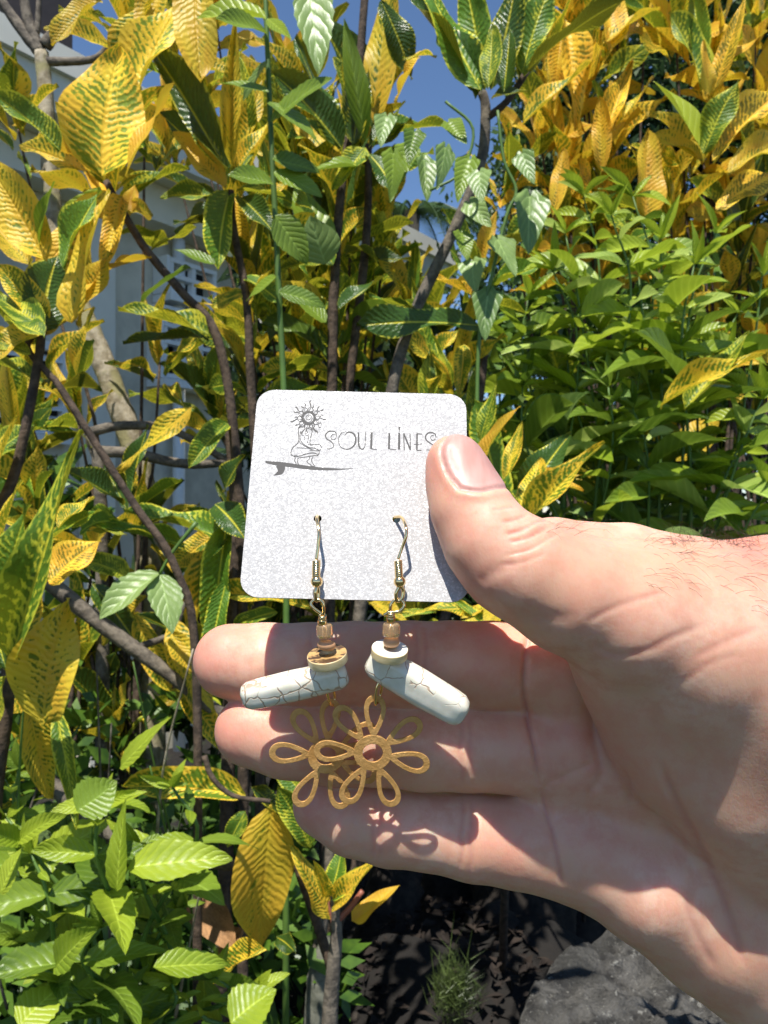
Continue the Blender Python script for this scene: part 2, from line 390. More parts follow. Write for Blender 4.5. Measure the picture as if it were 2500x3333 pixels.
# 3 left edge croton
c3 = shrub('croton_shrub', 'croton at the left edge with folded dark and yellow leaves above the louvred window', 'shrub', at(60, 2600, .95), CG)
stem(c3, pxpts([(140, 1060), (90, 1130), (160, 1220), (188, 1250), (294, 1416), (437, 1642), (573, 1853), (640, 2200), (640, 3500)], 1.0), .0035, .0055, BROWN)
stem(c3, pxpts([(140, 1060), (120, 1200), (60, 1500), (-60, 2000), (-90, 3700)], 1.0), .005, .008, BROWN)
hero(c3, .98, [(150, 850, -60, 500, 150, B_M, {'v': 2}), (128, 805, 178, 590, 52, W_M, {'k': 'lance'}), (230, 1050, 350, 610, 130, B_M), (203, 870, 330, 618, 62, G_M, {'d': -.03}),
  (136, 1075, 190, 830, 175, D_M, {'d': .03, 'f': (.5, -.7, .5)}), (140, 1060, -20, 960, 110, G_M), (140, 1070, -10, 860, 100, Y_M, {'d': .04}), (250, 1060, 360, 820, 100, Y_M, {'d': .06}),
  (130, 1080, -60, 1180, 95, Y_M), (140, 1090, 20, 1040, 90, G_M, {'d': -.04}), (90, 860, -40, 700, 100, Y_M, {'d': .08}), (150, 1090, 300, 1000, 90, O_M, {'d': .05}),
  (215, 960, 340, 900, 90, P_M, {'d': .04}), (250, 1220, 310, 1000, 35, Y_M), (100, 1150, -40, 1100, 60, G_M)])
rosette(c3, at(110, 1150, 1.15), Vector((-.2, -.3, 1)), 9, .16, [Y_M, G_M, D_M, Y_M]); rosette(c3, at(420, 1640, 1.2), Vector((0, -.5, 1)), 7, .13, [Y_M, G_M, D_M])
# 4 low left croton with hero blade
c4 = shrub('croton_shrub', 'croton at the lower left edge with one long green blade and yellow midrib', 'shrub', at(-40, 2700, .85), CG)
stem(c4, pxpts([(30, 2120), (20, 2300), (-30, 2700), (-60, 3600)], .9), .007, .012, BROWN)
hero(c4, .86, [(30, 2170, 268, 1395, 165, G_M, {'v': 3, 'b': .2, 'f': (.15, -1, .4)}), (0, 2050, 95, 1640, 95, G_M, {'d': .03}), (-30, 1900, 65, 1560, 95, Y_M, {'d': .05}), (140, 2360, 228, 1945, 215, Y_M, {'v': 0, 'f': (0, -1, .6), 'd': -.02}),
  (190, 1720, 310, 1620, 60, Y_M, {'d': .06}), (20, 2180, -80, 1850, 90, D_M), (110, 1790, 10, 1900, 90, G_M, {'d': .1}), (160, 1760, 330, 1660, 50, G_M, {'d': .1}),
  (30, 2200, 160, 1880, 120, Y_M, {'d': .12}), (160, 1900, 330, 1760, 130, O_M, {'d': .12}), (20, 2200, -60, 2450, 100, G_M), (90, 2280, 170, 2600, 120, Y_M, {'d': .05}), (-40, 1500, 120, 1380, 90, G_M, {'d': .15}), (-60, 1650, 60, 1350, 110, Y_M, {'d': .14}),
  (180, 2300, 250, 2700, 70, G_M, {'d': .06})])
# 5 middle left croton, in half shade
c5 = shrub('croton_shrub', 'croton with drooping half shaded leaves between the pale trunk and the card', 'shrub', at(640, 2600, 1.15), CG)
stem(c5, pxpts([(720, 1700), (760, 1800), (750, 2200), (720, 3400)], 1.2), .006, .012, BROWN)
stem(c5, pxpts([(740, 1380), (760, 1600), (790, 2200)], 1.25), .005, .009, BROWN)
hero(c5, 1.15, [(628, 1322, 380, 1537, 100, Y_M, {'f': (.2, -1, .6)}), (745, 1375, 615, 1525, 75, G_M, {'d': .05}), (720, 1750, 403, 1665, 92, G_M, {'f': (0, -.6, 1)}), (650, 1850, 790, 1700, 60, D_M), (600, 1775, 301, 1712, 55, G_M),
  (720, 1730, 560, 1850, 85, Y_M, {'d': .04}), (700, 1760, 590, 2250, 95, Y_M, {'d': .05}), (700, 1640, 800, 1760, 100, D_M), (730, 1600, 800, 1480, 90, D_M), (740, 1700, 700, 2100, 90, G_M), (560, 2010, 640, 2330, 110, Y_M, {'d': -.04}), (440, 2000, 560, 2250, 90, Y_M, {'d': .03}),
  (740, 1880, 680, 2180, 70, G_M), (560, 2060, 700, 2320, 90, Y_M, {'d': -.06}), (1010, 1975, 690, 1925, 62, Y_M), (900, 1990, 760, 2040, 55, G_M), (420, 1880, 260, 1820, 80, G_M), (480, 1940, 330, 2100, 70, Y_M, {'d': .1}),
  (640, 2270, 730, 2420, 90, G_M), (600, 2260, 760, 2480, 80, Y_M, {'d': -.03}), (300, 1900, 480, 2150, 80, D_M, {'d': .1})])
# 6 top centre green croton
c6 = shrub('croton_shrub', 'green croton against the sky with a white glaring leaf at its right', 'shrub', at(1250, 2500, 1.25), CG)
stem(c6, pxpts([(1570, 300), (1581, 361), (1566, 527), (1476, 753), (1318, 1100), (1240, 1500), (1120, 2400), (1000, 3400)], 1.25), .007, .010, BARK)
stem(c6, pxpts([(1717, 230), (1650, 330), (1590, 380)], 1.25), .005, .006, BROWN)
hero(c6, 1.22, [(1566, 296, 1385, -60, 150, G_M, {'v': 4, 'd': -.03}), (1560, 300, 1290, -60, 85, D_M, {'d': -.02}), (1590, 285, 1602, 85, 80, G_M, {'d': -.08}), (1580, 290, 1500, -120, 110, G_M, {'d': .03}),
  (1600, 290, 1680, -60, 120, D_M), (1700, 240, 1800, -60, 105, G_M), (1640, 300, 1660, 90, 70, D_M, {'d': -.05}), (1717, 228, 2035, -5, 72, D_M, {'f': (-.35, -.45, 1), 'b': .3, 'd': -.04}), (1700, 250, 1730, -80, 110, D_M, {'d': .05}),
  (1560, 310, 1420, 130, 70, D_M, {'d': .05}), (1363, 185, 1288, 335, 55, P_M), (1420, 180, 1310, 190, 60, Y_M), (1240, 0, 1340, 260, 90, D_M), (1600, 320, 1720, 300, 60, D_M)])
# 7 tall cane croton, top centre-left
c7 = shrub('croton_shrub', 'tall croton on the dark cane just left of the blue sky gap', 'shrub', at(1080, 2600, 1.35), CG)
stem(c7, pxpts([(1190, -40), (1165, 250), (1110, 620), (1090, 900), (1080, 1300), (1060, 3400)], 1.35), .006, .009, BROWN)
stem(c7, pxpts([(1200, 470), (1190, 800), (1120, 1400), (1080, 1900)], 1.4), .006, .009, BROWN)
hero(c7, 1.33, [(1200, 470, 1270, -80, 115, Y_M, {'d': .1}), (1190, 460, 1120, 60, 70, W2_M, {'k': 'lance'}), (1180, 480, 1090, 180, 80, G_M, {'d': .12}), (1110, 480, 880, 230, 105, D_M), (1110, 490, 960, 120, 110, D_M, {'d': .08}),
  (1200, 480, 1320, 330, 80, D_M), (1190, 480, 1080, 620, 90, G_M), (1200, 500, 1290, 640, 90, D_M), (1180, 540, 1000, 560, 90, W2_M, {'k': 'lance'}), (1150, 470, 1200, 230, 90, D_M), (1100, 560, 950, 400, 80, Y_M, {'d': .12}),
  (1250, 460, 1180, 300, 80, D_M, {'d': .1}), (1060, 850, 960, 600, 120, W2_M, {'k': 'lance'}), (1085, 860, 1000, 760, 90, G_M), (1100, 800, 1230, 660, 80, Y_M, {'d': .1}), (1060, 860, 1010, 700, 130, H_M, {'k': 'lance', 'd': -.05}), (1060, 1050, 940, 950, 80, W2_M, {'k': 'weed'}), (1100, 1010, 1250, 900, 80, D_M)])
rosette(c7, at(1180, 420, 1.5), Vector((0, -.2, 1)), 10, .2, [D_M, G_M, Y_M])
rosette(c7, at(1120, 760, 1.45), Vector((.1, -.5, 1)), 11, .18, [D_M, G_M, Y_M]); rosette(c7, at(1090, 1120, 1.45), Vector((.1, -.6, 1)), 11, .18, [Y_M, G_M, W2_M])
rosette(c7, at(1010, 330, 1.55), Vector((-.2, -.5, 1)), 9, .18, [D_M, G_M, Y_M])
# 8 dark horizontal leaf, centre
c8 = shrub('croton_shrub', 'croton carrying the long level leaf that is half dark and half yellow above the card', 'shrub', at(1500, 2600, 1.4), CG)
stem(c8, pxpts([(1580, 1080), (1560, 1300), (1450, 2000), (1200, 2700), (1000, 3300)], 1.45), .006, .012, BROWN)
hero(c8, 1.25, [(1560, 1060, 1160, 1060, 85, D_M, {'v': 5, 'f': (0, -.7, .9)}), (1460, 1040, 1200, 960, 60, G_M), (1510, 1120, 1490, 1300, 60, Y_M, {'d': .2}), (1400, 1400, 1270, 1180, 90, Y_M, {'d': .2}), (1410, 1400, 1400, 1130, 60, G_M, {'d': .15}),
  (1300, 1380, 1250, 1170, 50, Y_M, {'d': .2}), (1540, 1380, 1560, 1170, 60, G_M, {'d': .2}), (1450, 1350, 1340, 900, 60, G_M, {'d': .3}), (1345, 1000, 1350, 780, 50, G_M, {'d': .3}), (1330, 1010, 1270, 870, 60, Y_M, {'d': .3}), (1360, 1010, 1430, 860, 60, Y_M, {'d': .3}),
  (1340, 1000, 1230, 780, 70, Y_M, {'d': .35})])
rosette(c8, at(1560, 900, 1.5), Vector((0, -.5, 1)), 9, .16, [D_M, G_M, O_M]); rosette(c8, at(1480, 1250, 1.5), Vector((0, -.6, 1)), 9, .16, [D_M, G_M, Y_M])
# 9 yellow blades right of the card
c9 = shrub('croton_shrub', 'croton with pointed orange yellow blades rising just above the thumb', 'shrub', at(1650, 2700, 1.0), CG)
stem(c9, pxpts([(1700, 1700), (1690, 2000, 1.2), (1640, 3000, 1.7), (1640, 3333, 1.9)], 1.1), .006, .010, BROWN)
hero(c9, 1.0, [(1700, 1720, 1972, 1440, 88, Y_M, {'v': 1}), (1690, 1700, 1760, 1490, 90, Y_M, {'d': .03}), (1560, 1500, 1690, 1320, 85, P_M, {'d': .04}), (1640, 1560, 1700, 1370, 60, Y_M, {'d': .06}), (1680, 1720, 1560, 1540, 80, D_M), (1700, 1640, 1860, 1410, 110, D_M, {'d': .1}),
  (1560, 1440, 1620, 1240, 70, G_M, {'d': .1}), (1640, 1700, 1540, 1300, 90, G_M, {'d': .12}), (1560, 1980, 1300, 1990, 75, Y_M, {'d': .02}), (1500, 2010, 1640, 1960, 60, Y_M), (1640, 2080, 1480, 1950, 60, G_M), (1700, 2000, 1640, 2120, 60, Y_M), (1590, 1960, 1600, 2080, 55, Y_M), (1250, 2020, 1420, 1990, 60, G_M, {'d': .06}), (1200, 1960, 1330, 2040, 60, Y_M, {'d': .08}),
  (1720, 1560, 1900, 1600, 60, O_M, {'d': .1}), (1500, 2020, 1660, 2060, 60, Y_M, {'d': .05})])
# 10..: right-hand orange crotons (rosettes on branching stems)
def croton_clump(label, D, foot, tops, mats, L=.17, n=10, extra=None, ratio=.165):
    r = shrub('croton_shrub', label, 'shrub', at(foot, 2600, D), CG)
    root = at(foot, 3000, D); mid = at(foot+30, 2000, D)
    for t in tops:
        px, py = t[0], t[1]; d = t[2] if len(t) > 2 else D
        p = at(px, py, d); stem(r, [root, mid.lerp(p, .3), mid.lerp(p, .7)+Vector((0, 0, -.05)), p], .0045, .0025, BROWN, seg=6)
        ax = Vector((random.uniform(-.45, .45), random.uniform(-.75, -.2), 1))
        rosette(r, p, ax, n, L, mats, ratio=ratio, spread=(14, 84))
    if extra: hero(r, D, extra)
    return r
croton_clump('orange croton rising behind the white glaring leaf, top centre right', 2.05, 1980,
  [(1960, 560), (1900, 330), (1800, 200), (2010, 140), (1900, 20), (1830, 620), (1760, 460), (2100, 60), (1950, 760)], [O_M, Y_M, G_M, O_M], .24, 10,
  [(1958, 560, 1951, 312, 66, O_M, {'d': -.2}), (1702, 405, 1930, 200, 85, Y_M, {'d': -.25}), (1960, 470, 2062, 200, 66, O_M, {'d': -.2}), (1830, 100, 1800, 330, 80, O_M, {'d': -.2}), (1840, 60, 1870, 430, 90, O_M, {'d': -.2}), (2000, 420, 2130, 250, 40, Y_M, {'d': -.2}), (1960, 140, 2150, 20, 70, Y_M, {'d': -.2}), (1800, 700, 1835, 480, 60, O_M, {'d': -.25}), (1990, 160, 1970, -30, 90, O_M, {'d': -.2})])
croton_clump('orange and green croton filling the top right corner beside the dark tree', 1.9, 2300,
  [(2290, 512), (2310, 230), (2480, 400), (2200, 130), (2460, 130), (2560, 620), (2180, 700), (2420, 680)], [O_M, Y_M, Y_M, G_M, O_M], .22, 11,
  [(2290, 500, 2128, 262, 95, W_M, {'k': 'lance', 'd': -.15}), (2290, 500, 2406, 262, 95, G_M, {'d': -.17}), (2101, 710, 2109, 420, 108, O_M, {'d': -.2, 'v': 1}), (2320, 300, 2425, -10, 66, O_M, {'d': -.15}), (2290, 290, 2177, 40, 66, G_M, {'d': -.12}), (2310, 310, 2290, 130, 60, P_M, {'d': -.2}),
   (2340, 220, 2500, 100, 56, O_M, {'d': -.15}), (2320, 520, 2560, 280, 80, O_M, {'d': -.18}), (2370, 560, 2580, 450, 75, Y_M, {'d': -.2}), (2290, 530, 2120, 440, 50, Y_M, {'d': -.12}), (2330, 680, 2540, 560, 90, O_M, {'d': -.17}), (2280, 220, 2250, -40, 66, G_M, {'d': -.1})])
croton_clump('orange croton half hidden behind the bright green weeds on the right', 2.05, 1900,
  [(1850, 760), (2000, 760), (1750, 900), (2150, 860), (1950, 930), (1650, 620)], [O_M, Y_M, O_M, G_M], .19, 10,
  [(1830, 640, 1650, 780, 80, G_M, {'d': -.2}), (2050, 750, 1840, 580, 80, G_M, {'d': -.35})])
croton_clump('yellow croton at the right edge below the orange rosettes', 1.9, 2450,
  [(2400, 800), (2500, 950), (2350, 1000), (2480, 1180), (2300, 1250), (2140, 1150)], [Y_M, O_M, G_M, D_M], .20, 10,
  [(2230, 1330, 2440, 1080, 110, G_M, {'d': -.5}), (2150, 1320, 2500, 1150, 70, Y_M, {'d': -.52}), (2200, 1500, 2350, 1330, 130, Y_M, {'d': -.1}), (1980, 1390, 1850, 1250, 60, G_M, {'d': -.3}), (1870, 1400, 1760, 1050, 90, G_M, {'d': -.2})])
croton_clump('dim olive croton in the shade beyond the wrist', 2.05, 2250,
  [(2200, 1420), (2050, 1500), (2350, 1500), (2450, 1400), (1950, 1620)], [G_M, D_M, Y_M], .18, 9)
# backs of the centre
croton_clump('dark green croton deep in the middle behind the canes', 1.9, 1000,
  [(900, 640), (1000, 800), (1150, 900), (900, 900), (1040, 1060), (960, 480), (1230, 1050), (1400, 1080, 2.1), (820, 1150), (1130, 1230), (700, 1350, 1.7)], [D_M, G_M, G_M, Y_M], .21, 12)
croton_clump('yellow and green croton against the house between the two left canes', 2.0, 1000,
  [(620, 130), (700, 60), (640, 350), (560, 500), (900, 420), (1000, 520), (930, 300)], [Y_M, G_M, P_M, Y_M], .2, 11)
croton_clump('low croton in shade behind the fingertips', 1.6, 760,
  [(560, 1950), (800, 1850), (700, 2130), (450, 2250), (880, 2060), (1100, 2000), (1350, 1990)], [G_M, D_M, Y_M], .17, 10)
croton_clump('low croton in shade beneath the left branch', 1.5, 200,
  [(120, 1700), (300, 1850), (60, 1480), (260, 2150), (380, 2400), (120, 2500)], [G_M, D_M, Y_M, D_M], .17, 10)
rs = shrub('croton_shrub', 'added croton sprig hidden behind the heel of the hand to cast leaf shade on the stone slab', 'shrub', at(2600, 3000, .95), CG)  # added sprig, hidden by the hand, throws leaf shadows on the slab
stem(rs, [at(2900, 3600, 1.05), at(2620, 2900, .98), at(2380, 2400, .92), at(2250, 2150, .9)], .005, .003, BROWN)
rosette(rs, at(2330, 2250, .9), Vector((-.3, -.1, 1)), 10, .12, [Y_M, G_M]); rosette(rs, at(2250, 2000, .95), Vector((.1, 0, 1)), 5, .08, [G_M]); rosette(rs, at(2480, 2620, .95), Vector((.2, 0, 1)), 8, .11, [G_M, Y_M])
croton_clump('yellow green croton filling the middle between the cane and the grey stem', 1.6, 1050,
  [(980, 560), (1080, 680), (930, 760), (1250, 800), (1200, 1000), (1380, 1200), (1000, 1180), (880, 1050), (1150, 560)], [Y_M, G_M, D_M, G_M], .18, 10)
croton_clump('yellow green croton overlapping the house wall at mid left', 1.55, 420,
  [(470, 480), (60, 420), (250, 1350), (520, 1180), (480, 1700), (90, 1350), (340, 2250)], [Y_M, G_M, Y_M, D_M], .16, 8)
# bottom small croton
cb = shrub('croton_shrub', 'small croton under the little finger with one broad yellow hanging leaf', 'shrub', at(1085, 3300, 1.0), CG)
stem(cb, pxpts([(1085, 2900), (1095, 3050), (1075, 3300), (1070, 3900)], 1.0), .005, .012, BARK)
stem(cb, pxpts([(900, 2600), (960, 2800), (1030, 3000), (1080, 3150)], 1.02), .004, .007, BROWN)
stem(cb, pxpts([(1180, 2900), (1140, 2955), (1095, 3000)], 1.0), .003, .004, STEMR, 'petiole')
stem(cb, pxpts([(1040, 2860), (1070, 2940), (1088, 3010)], 1.0), .003, .004, STEMR, 'petiole')
hero(cb, .98, [(885, 2620, 850, 3092, 195, B_M, {'v': 2, 'f': (.1, -1, .7)}), (1080, 2990, 950, 2750, 100, Y_M, {'d': .02}), (1010, 2760, 902, 2560, 90, G_M, {'f': (.5, -1, .6)}), (1085, 2950, 1240, 2790, 85, Y_M), (1150, 3000, 1300, 2880, 75, P_M), (1080, 2900, 1115, 2750, 70, G_M),
  (1060, 2920, 1020, 2800, 55, Y_M), (860, 3085, 690, 3205, 80, Y_M, {'f': (0, -.5, 1)}), (900, 3050, 960, 3100, 60, D_M), (800, 2640, 740, 2760, 60, G_M), (1080, 2930, 1170, 2820, 60, G_M), (820, 2560, 960, 2680, 70, D_M),
  (880, 2500, 800, 2390, 70, Y_M), (1000, 2600, 860, 2450, 80, G_M, {'d': .05}), (800, 2590, 396, 2560, 98, Y_M, {'v': 3, 'f': (0, -.8, .8), 'dt': 0}), (640, 2920, 770, 3100, 120, DEAD, {'d': .1, 'b': .7}), (790, 3020, 700, 3150, 60, DEAD, {'d': .08, 'b': .7})])
# ------------------------------------------------------------------ weeds: upright stems with paired toothed leaves
WG = 'green weeds with toothed leaves'
def weed(label, D, foot, top, pairs, L, mats, lean=0, ratio=.36, kind='weed', cluster=None):
    r = shrub('weed', label, 'plant', at(foot[0], foot[1], D), WG)
    tops = cluster or [top]
    for (tx, ty) in tops:
        p1 = at(tx, ty, D+random.uniform(-.08, .08)); p0 = at(foot[0]+(tx-foot[0])*.35, foot[1], D)
        pts = [p0, p0.lerp(p1, .5)+Vector((random.uniform(-.06, .06), .03, 0)), p0.lerp(p1, .85)+Vector((random.uniform(-.04, .04), 0, 0)), p1]
        stem(r, pts, .004, .0015, STEMG, seg=6, rough=0)
        sp = [Vector(q) for q in spline(pts, 12)]
        for k in range(pairs):
            f = 1-k*(.62/pairs); q = sp[min(len(sp)-1, int(f*(len(sp)-1)))]
            ph = k*1.57+random.random(); l = L*(.45+.55*min(1, k/3))*random.uniform(.4, 1.35)
            for s in (0, math.pi):
                d = Vector((math.cos(ph+s), math.sin(ph+s)*.8-.15, random.uniform(-.25, .5))).normalized()
                leaf(r, q, q+d*l, l*ratio, random.choice(mats), kind, face=Vector((0, -.45, 1))+rvec()*.45, bend=random.choice((.3, .6)))
        for k in range(3):
            d = Vector((random.uniform(-1, 1), random.uniform(-.8, .2), random.uniform(.2, 1))).normalized(); l = L*random.uniform(.35, .6)
            leaf(r, p1, p1+d*l, l*ratio*.8, mats[0], kind, face=Vector((0, -1, .4)), bend=.3)
    return r
rw = [('bright green weed at the top of the right thicket, under the orange leaves', 1.55, [(1900, 640), (1990, 700), (2060, 640), (1840, 760)], W_M),
      ('bright green weed with long leaves reaching toward the right edge', 1.50, [(2150, 780), (2260, 860), (2330, 760), (2080, 900)], W_M),
      ('bright green weed just right of the heart leaved vine', 1.55, [(1720, 960), (1800, 880), (1880, 1000), (1650, 1120)], W_M),
      ('green weed in the middle of the right thicket', 1.60, [(1950, 1080), (2060, 1120), (2150, 1040), (1880, 1180)], W_M),
      ('green weed above the index knuckle with broad drooping leaves', 1.50, [(1700, 1260), (1800, 1230), (1980, 1260), (2060, 1330)], W2_M),
      ('green weed at the right edge above the wrist', 1.45, [(2420, 1420), (2480, 1300), (2380, 1560), (2500, 1600)], W_M),
      ('dark round leaved weed just over the top of the wrist', 1.60, [(2000, 1560), (2100, 1620), (2200, 1600), (2300, 1580), (1920, 1500)], W2_M),
      ('green weed at the right edge beside the yellow croton', 1.60, [(2400, 1020), (2480, 900), (2360, 1150), (2250, 1120)], W_M)]
for lb, D, cl, m in rw:
    weed(lb, D, (2050, 2600), None, 6, .150, [m, m, W_M, L_M, W2_M if m is W_M else H_M], cluster=cl, ratio=.25, kind='lance')  # paler leaf colours mixed in, partly as painted sheen
lw = [('bright weed in the bottom left corner with a broad toothed leaf', .85, [(100, 2780), (20, 2660), (330, 2620)], W_M),
      ('bright weed with a large lit leaf pointing right, lower left', .9, [(450, 2760), (560, 2560)], W_M),
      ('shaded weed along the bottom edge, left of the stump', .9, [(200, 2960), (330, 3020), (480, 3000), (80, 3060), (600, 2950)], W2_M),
      ('bright weed at the bottom edge under the hanging yellow leaf', .85, [(700, 3180), (820, 3240), (560, 3200)], W_M),
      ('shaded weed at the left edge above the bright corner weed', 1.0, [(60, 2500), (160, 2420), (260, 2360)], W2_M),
      ('bright weed in the bottom left corner, lowest leaves', .8, [(120, 3140), (400, 3240)], W2_M)]
for lb, D, cl, m in lw:
    r = weed(lb, D, (300, 3700), None, 4, .085, [m, W2_M, W_M], cluster=cl, ratio=.36)
    if 'pointing right' in lb:
        hero(r, .8, [(414, 2825, 757, 2795, 120, W_M, {'k': 'weed', 'f': (0, -.6, 1)}), (497, 3150, 740, 3140, 85, W_M, {'k': 'weed', 'f': (0, -.5, 1)}), (380, 2900, 410, 2600, 70, W_M, {'k': 'weed'}), (181, 3150, 310, 3020, 95, W_M, {'k': 'weed'}), (60, 3340, 210, 3200, 130, W_M, {'k': 'weed'}),
                     (0, 2910, 78, 2755, 75, W_M, {'k': 'weed'}), (60, 2740, 215, 2650, 60, W_M, {'k': 'weed'}), (70, 2745, -60, 2700, 60, W_M, {'k': 'weed'}), (750, 3330, 900, 3220, 150, W_M, {'k': 'weed'}), (250, 2640, 380, 2540, 130, W2_M, {'k': 'weed'}), (390, 2500, 560, 2330, 70, W_M, {'k': 'weed'})])
wt = shrub('dry_twigs', 'thin dry twigs sticking up through the lower left weeds', 'twigs', at(420, 3300, .9))
for q in range(16):
    x0, y0 = random.uniform(-20, 760), random.uniform(2900, 3500); d0 = random.uniform(.78, 1.05); x1, y1 = x0+random.uniform(-260, 260), y0-random.uniform(350, 900)
    stem(wt, [at(x0, y0, d0+.1), at((x0+x1)/2+random.uniform(-40, 40), (y0+y1)/2, d0+.05), at(x1, y1, d0)], .0022, .0009, random.choice((BARK, STEMG, PALE)), 'twig', seg=5)
wl = shrub('weed', 'pale toothed leaf pair hanging over the left diagonal branch', 'plant', at(520, 1865, 1.0), WG)
stem(wl, pxpts([(520, 1868), (560, 1800), (640, 1700)], 1.0), .002, .003, STEMG, seg=6)
hero(wl, 1.0, [(520, 1866, 322, 2018, 85, H_M, {'k': 'weed', 'f': (-.2, -.6, 1)}), (520, 1866, 560, 2065, 100, H_M, {'k': 'weed', 'f': (.2, -.8, .8)})])
# cane weed with toothed leaves, top
wc = shrub('weed', 'tall green cane at the top with drooping toothed leaves', 'plant', at(905, 2600, 1.1), WG)
stem(wc, pxpts([(862, -60), (872, 200), (885, 500), (905, 900), (930, 1600), (930, 3500)], 1.1), .003, .0045, STEMG)
hero(wc, 1.08, [(1000, -60, 1040, 240, 110, H_M, {'k': 'weed'}), (866, 60, 640, 60, 70, W_M, {'k': 'weed', 'f': (0, -.5, 1)}), (868, 110, 700, 60, 70, W2_M, {'k': 'weed'}), (870, 60, 950, 130, 80, W_M, {'k': 'weed'}), (875, 300, 700, 270, 80, W2_M, {'k': 'weed'}), (878, 330, 1040, 470, 90, W2_M, {'k': 'weed'}),
  (880, 400, 1080, 250, 90, W2_M, {'k': 'weed'}), (885, 520, 1040, 560, 90, W2_M, {'k': 'weed'}), (890, 560, 1050, 640, 80, W2_M, {'k': 'weed'}), (890, 600, 740, 570, 80, W2_M, {'k': 'weed'}), (895, 700, 1000, 860, 100, W2_M, {'k': 'weed'}), (870, 200, 790, 330, 60, H_M, {'k': 'weed'}),
  (700, 860, 560, 810, 60, W2_M, {'k': 'weed'}), (620, 870, 460, 980, 60, W2_M, {'k': 'weed'}), (900, 900, 800, 980, 80, W2_M, {'k': 'weed'}), (905, 950, 1060, 1000, 80, W2_M, {'k': 'weed'})])
# heart-leaved vine
hv = shrub('climbing_vine', 'climbing vine with pale heart shaped leaves hanging right of the grey stem', 'vine', at(1600, 1500, 1.15))
stem(hv, pxpts([(1620, 360), (1640, 520), (1680, 620), (1650, 700), (1600, 900), (1560, 1100), (1550, 1500)], 1.15), .002, .003, STEMG, seg=6)
stem(hv, pxpts([(1450, 330), (1540, 420), (1500, 560), (1400, 620)], 1.15), .002, .002, STEMG, seg=6)
hearts = [(1725, 640, 1720, 830, 130), (1620, 780, 1680, 900, 115), (1540, 850, 1550, 950, 100), (1590, 950, 1580, 1110, 105), (1530, 660, 1600, 740, 90), (1560, 560, 1570, 660, 90), (1450, 480, 1420, 620, 80),
          (1380, 520, 1390, 660, 80), (1530, 520, 1490, 660, 85), (1330, 480, 1300, 600, 90), (1280, 500, 1270, 660, 95), (1700, 500, 1740, 600, 80), (1500, 760, 1520, 850, 80), (1260, 380, 1240, 480, 80), (1460, 400, 1520, 470, 80), (1350, 430, 1330, 540, 80)]
for i, h in enumerate(hearts):
    d = 1.15+random.uniform(-.06, .06)
    leaf(hv, at(h[0], h[1], d), at(h[2], h[3], d-.02), h[4]/F*d, H_M if i < 8 else random.choice((W2_M, H_M)), 'heart', face=Vector((random.uniform(-.5, .5), -1, .25)), bend=.2)
# bare pale tree and branches
bt = shrub('bare_tree', 'leafless grey tree forking in the top left corner before the house', 'tree', at(467, 3000, 1.6))
stem(bt, pxpts([(135, 170), (150, 330), (165, 600), (200, 850), (270, 1020), (320, 1140), (380, 1300), (430, 1440), (467, 1627), (490, 2100), (500, 3400)], 1.6), .013, .028, PALE, 'trunk', n=8, seg=12)
for P_, r0, r1 in (([(138, 180), (80, 110), (0, 0), (-60, -60)], .012, .008), ([(135, 180), (90, 60), (70, -60)], .012, .008), ([(145, 150), (200, 80), (290, -20)], .013, .009), ([(150, 200), (240, 200), (310, 190), (350, 150), (365, 110)], .009, .004), ([(120, 110), (125, 40), (128, -40)], .006, .005)):
    stem(bt, pxpts(P_, 1.6), r0, r1, BARK, 'limb', n=6)
fb = shrub('fallen_branch', 'grey branch slanting down from the left edge towards the fingertips', 'branch', at(324, 2027, 1.1))
stem(fb, pxpts([(60, 1820), (136, 1876), (324, 2027), (450, 2120), (558, 2199), (700, 2310), (900, 2420)], 1.1), .012, .008, BARK, 'limb', n=6, seg=10)
stem(fb, pxpts([(440, 2110), (560, 2060), (600, 1960)], 1.12), .005, .003, BARK, 'twig')
fb2 = shrub('fallen_branch', 'dark branch slanting right in the lower left foliage', 'branch', at(324, 2700, 1.0))
stem(fb2, pxpts([(90, 2460), (180, 2560), (260, 2650), (350, 2710), (450, 2760), (640, 2800), (800, 2822)], 1.02), .010, .007, BARK, 'limb', n=6, seg=10)
tw = shrub('fallen_branch', 'thin curved dark twig over the level yellow leaf, lower left', 'branch', at(780, 2600, .92))
stem(tw, pxpts([(665, 2460), (690, 2530), (760, 2590), (880, 2608)], .92), .0035, .0025, BROWN, 'twig')
dt = shrub('bare_tree', 'thin dark branches crossing before the pale trunk at mid left', 'tree', at(300, 2400, 1.5))
stem(dt, pxpts([(280, 1410), (400, 1385), (560, 1400), (740, 1500)], 1.5), .010, .006, BARK, 'limb'); stem(dt, pxpts([(300, 1470), (430, 1475), (600, 1510), (750, 1505)], 1.5), .011, .007, BARK, 'limb')
stem(dt, pxpts([(290, 1400), (330, 1700), (330, 3300)], 1.5), .01, .014, BARK, 'trunk')
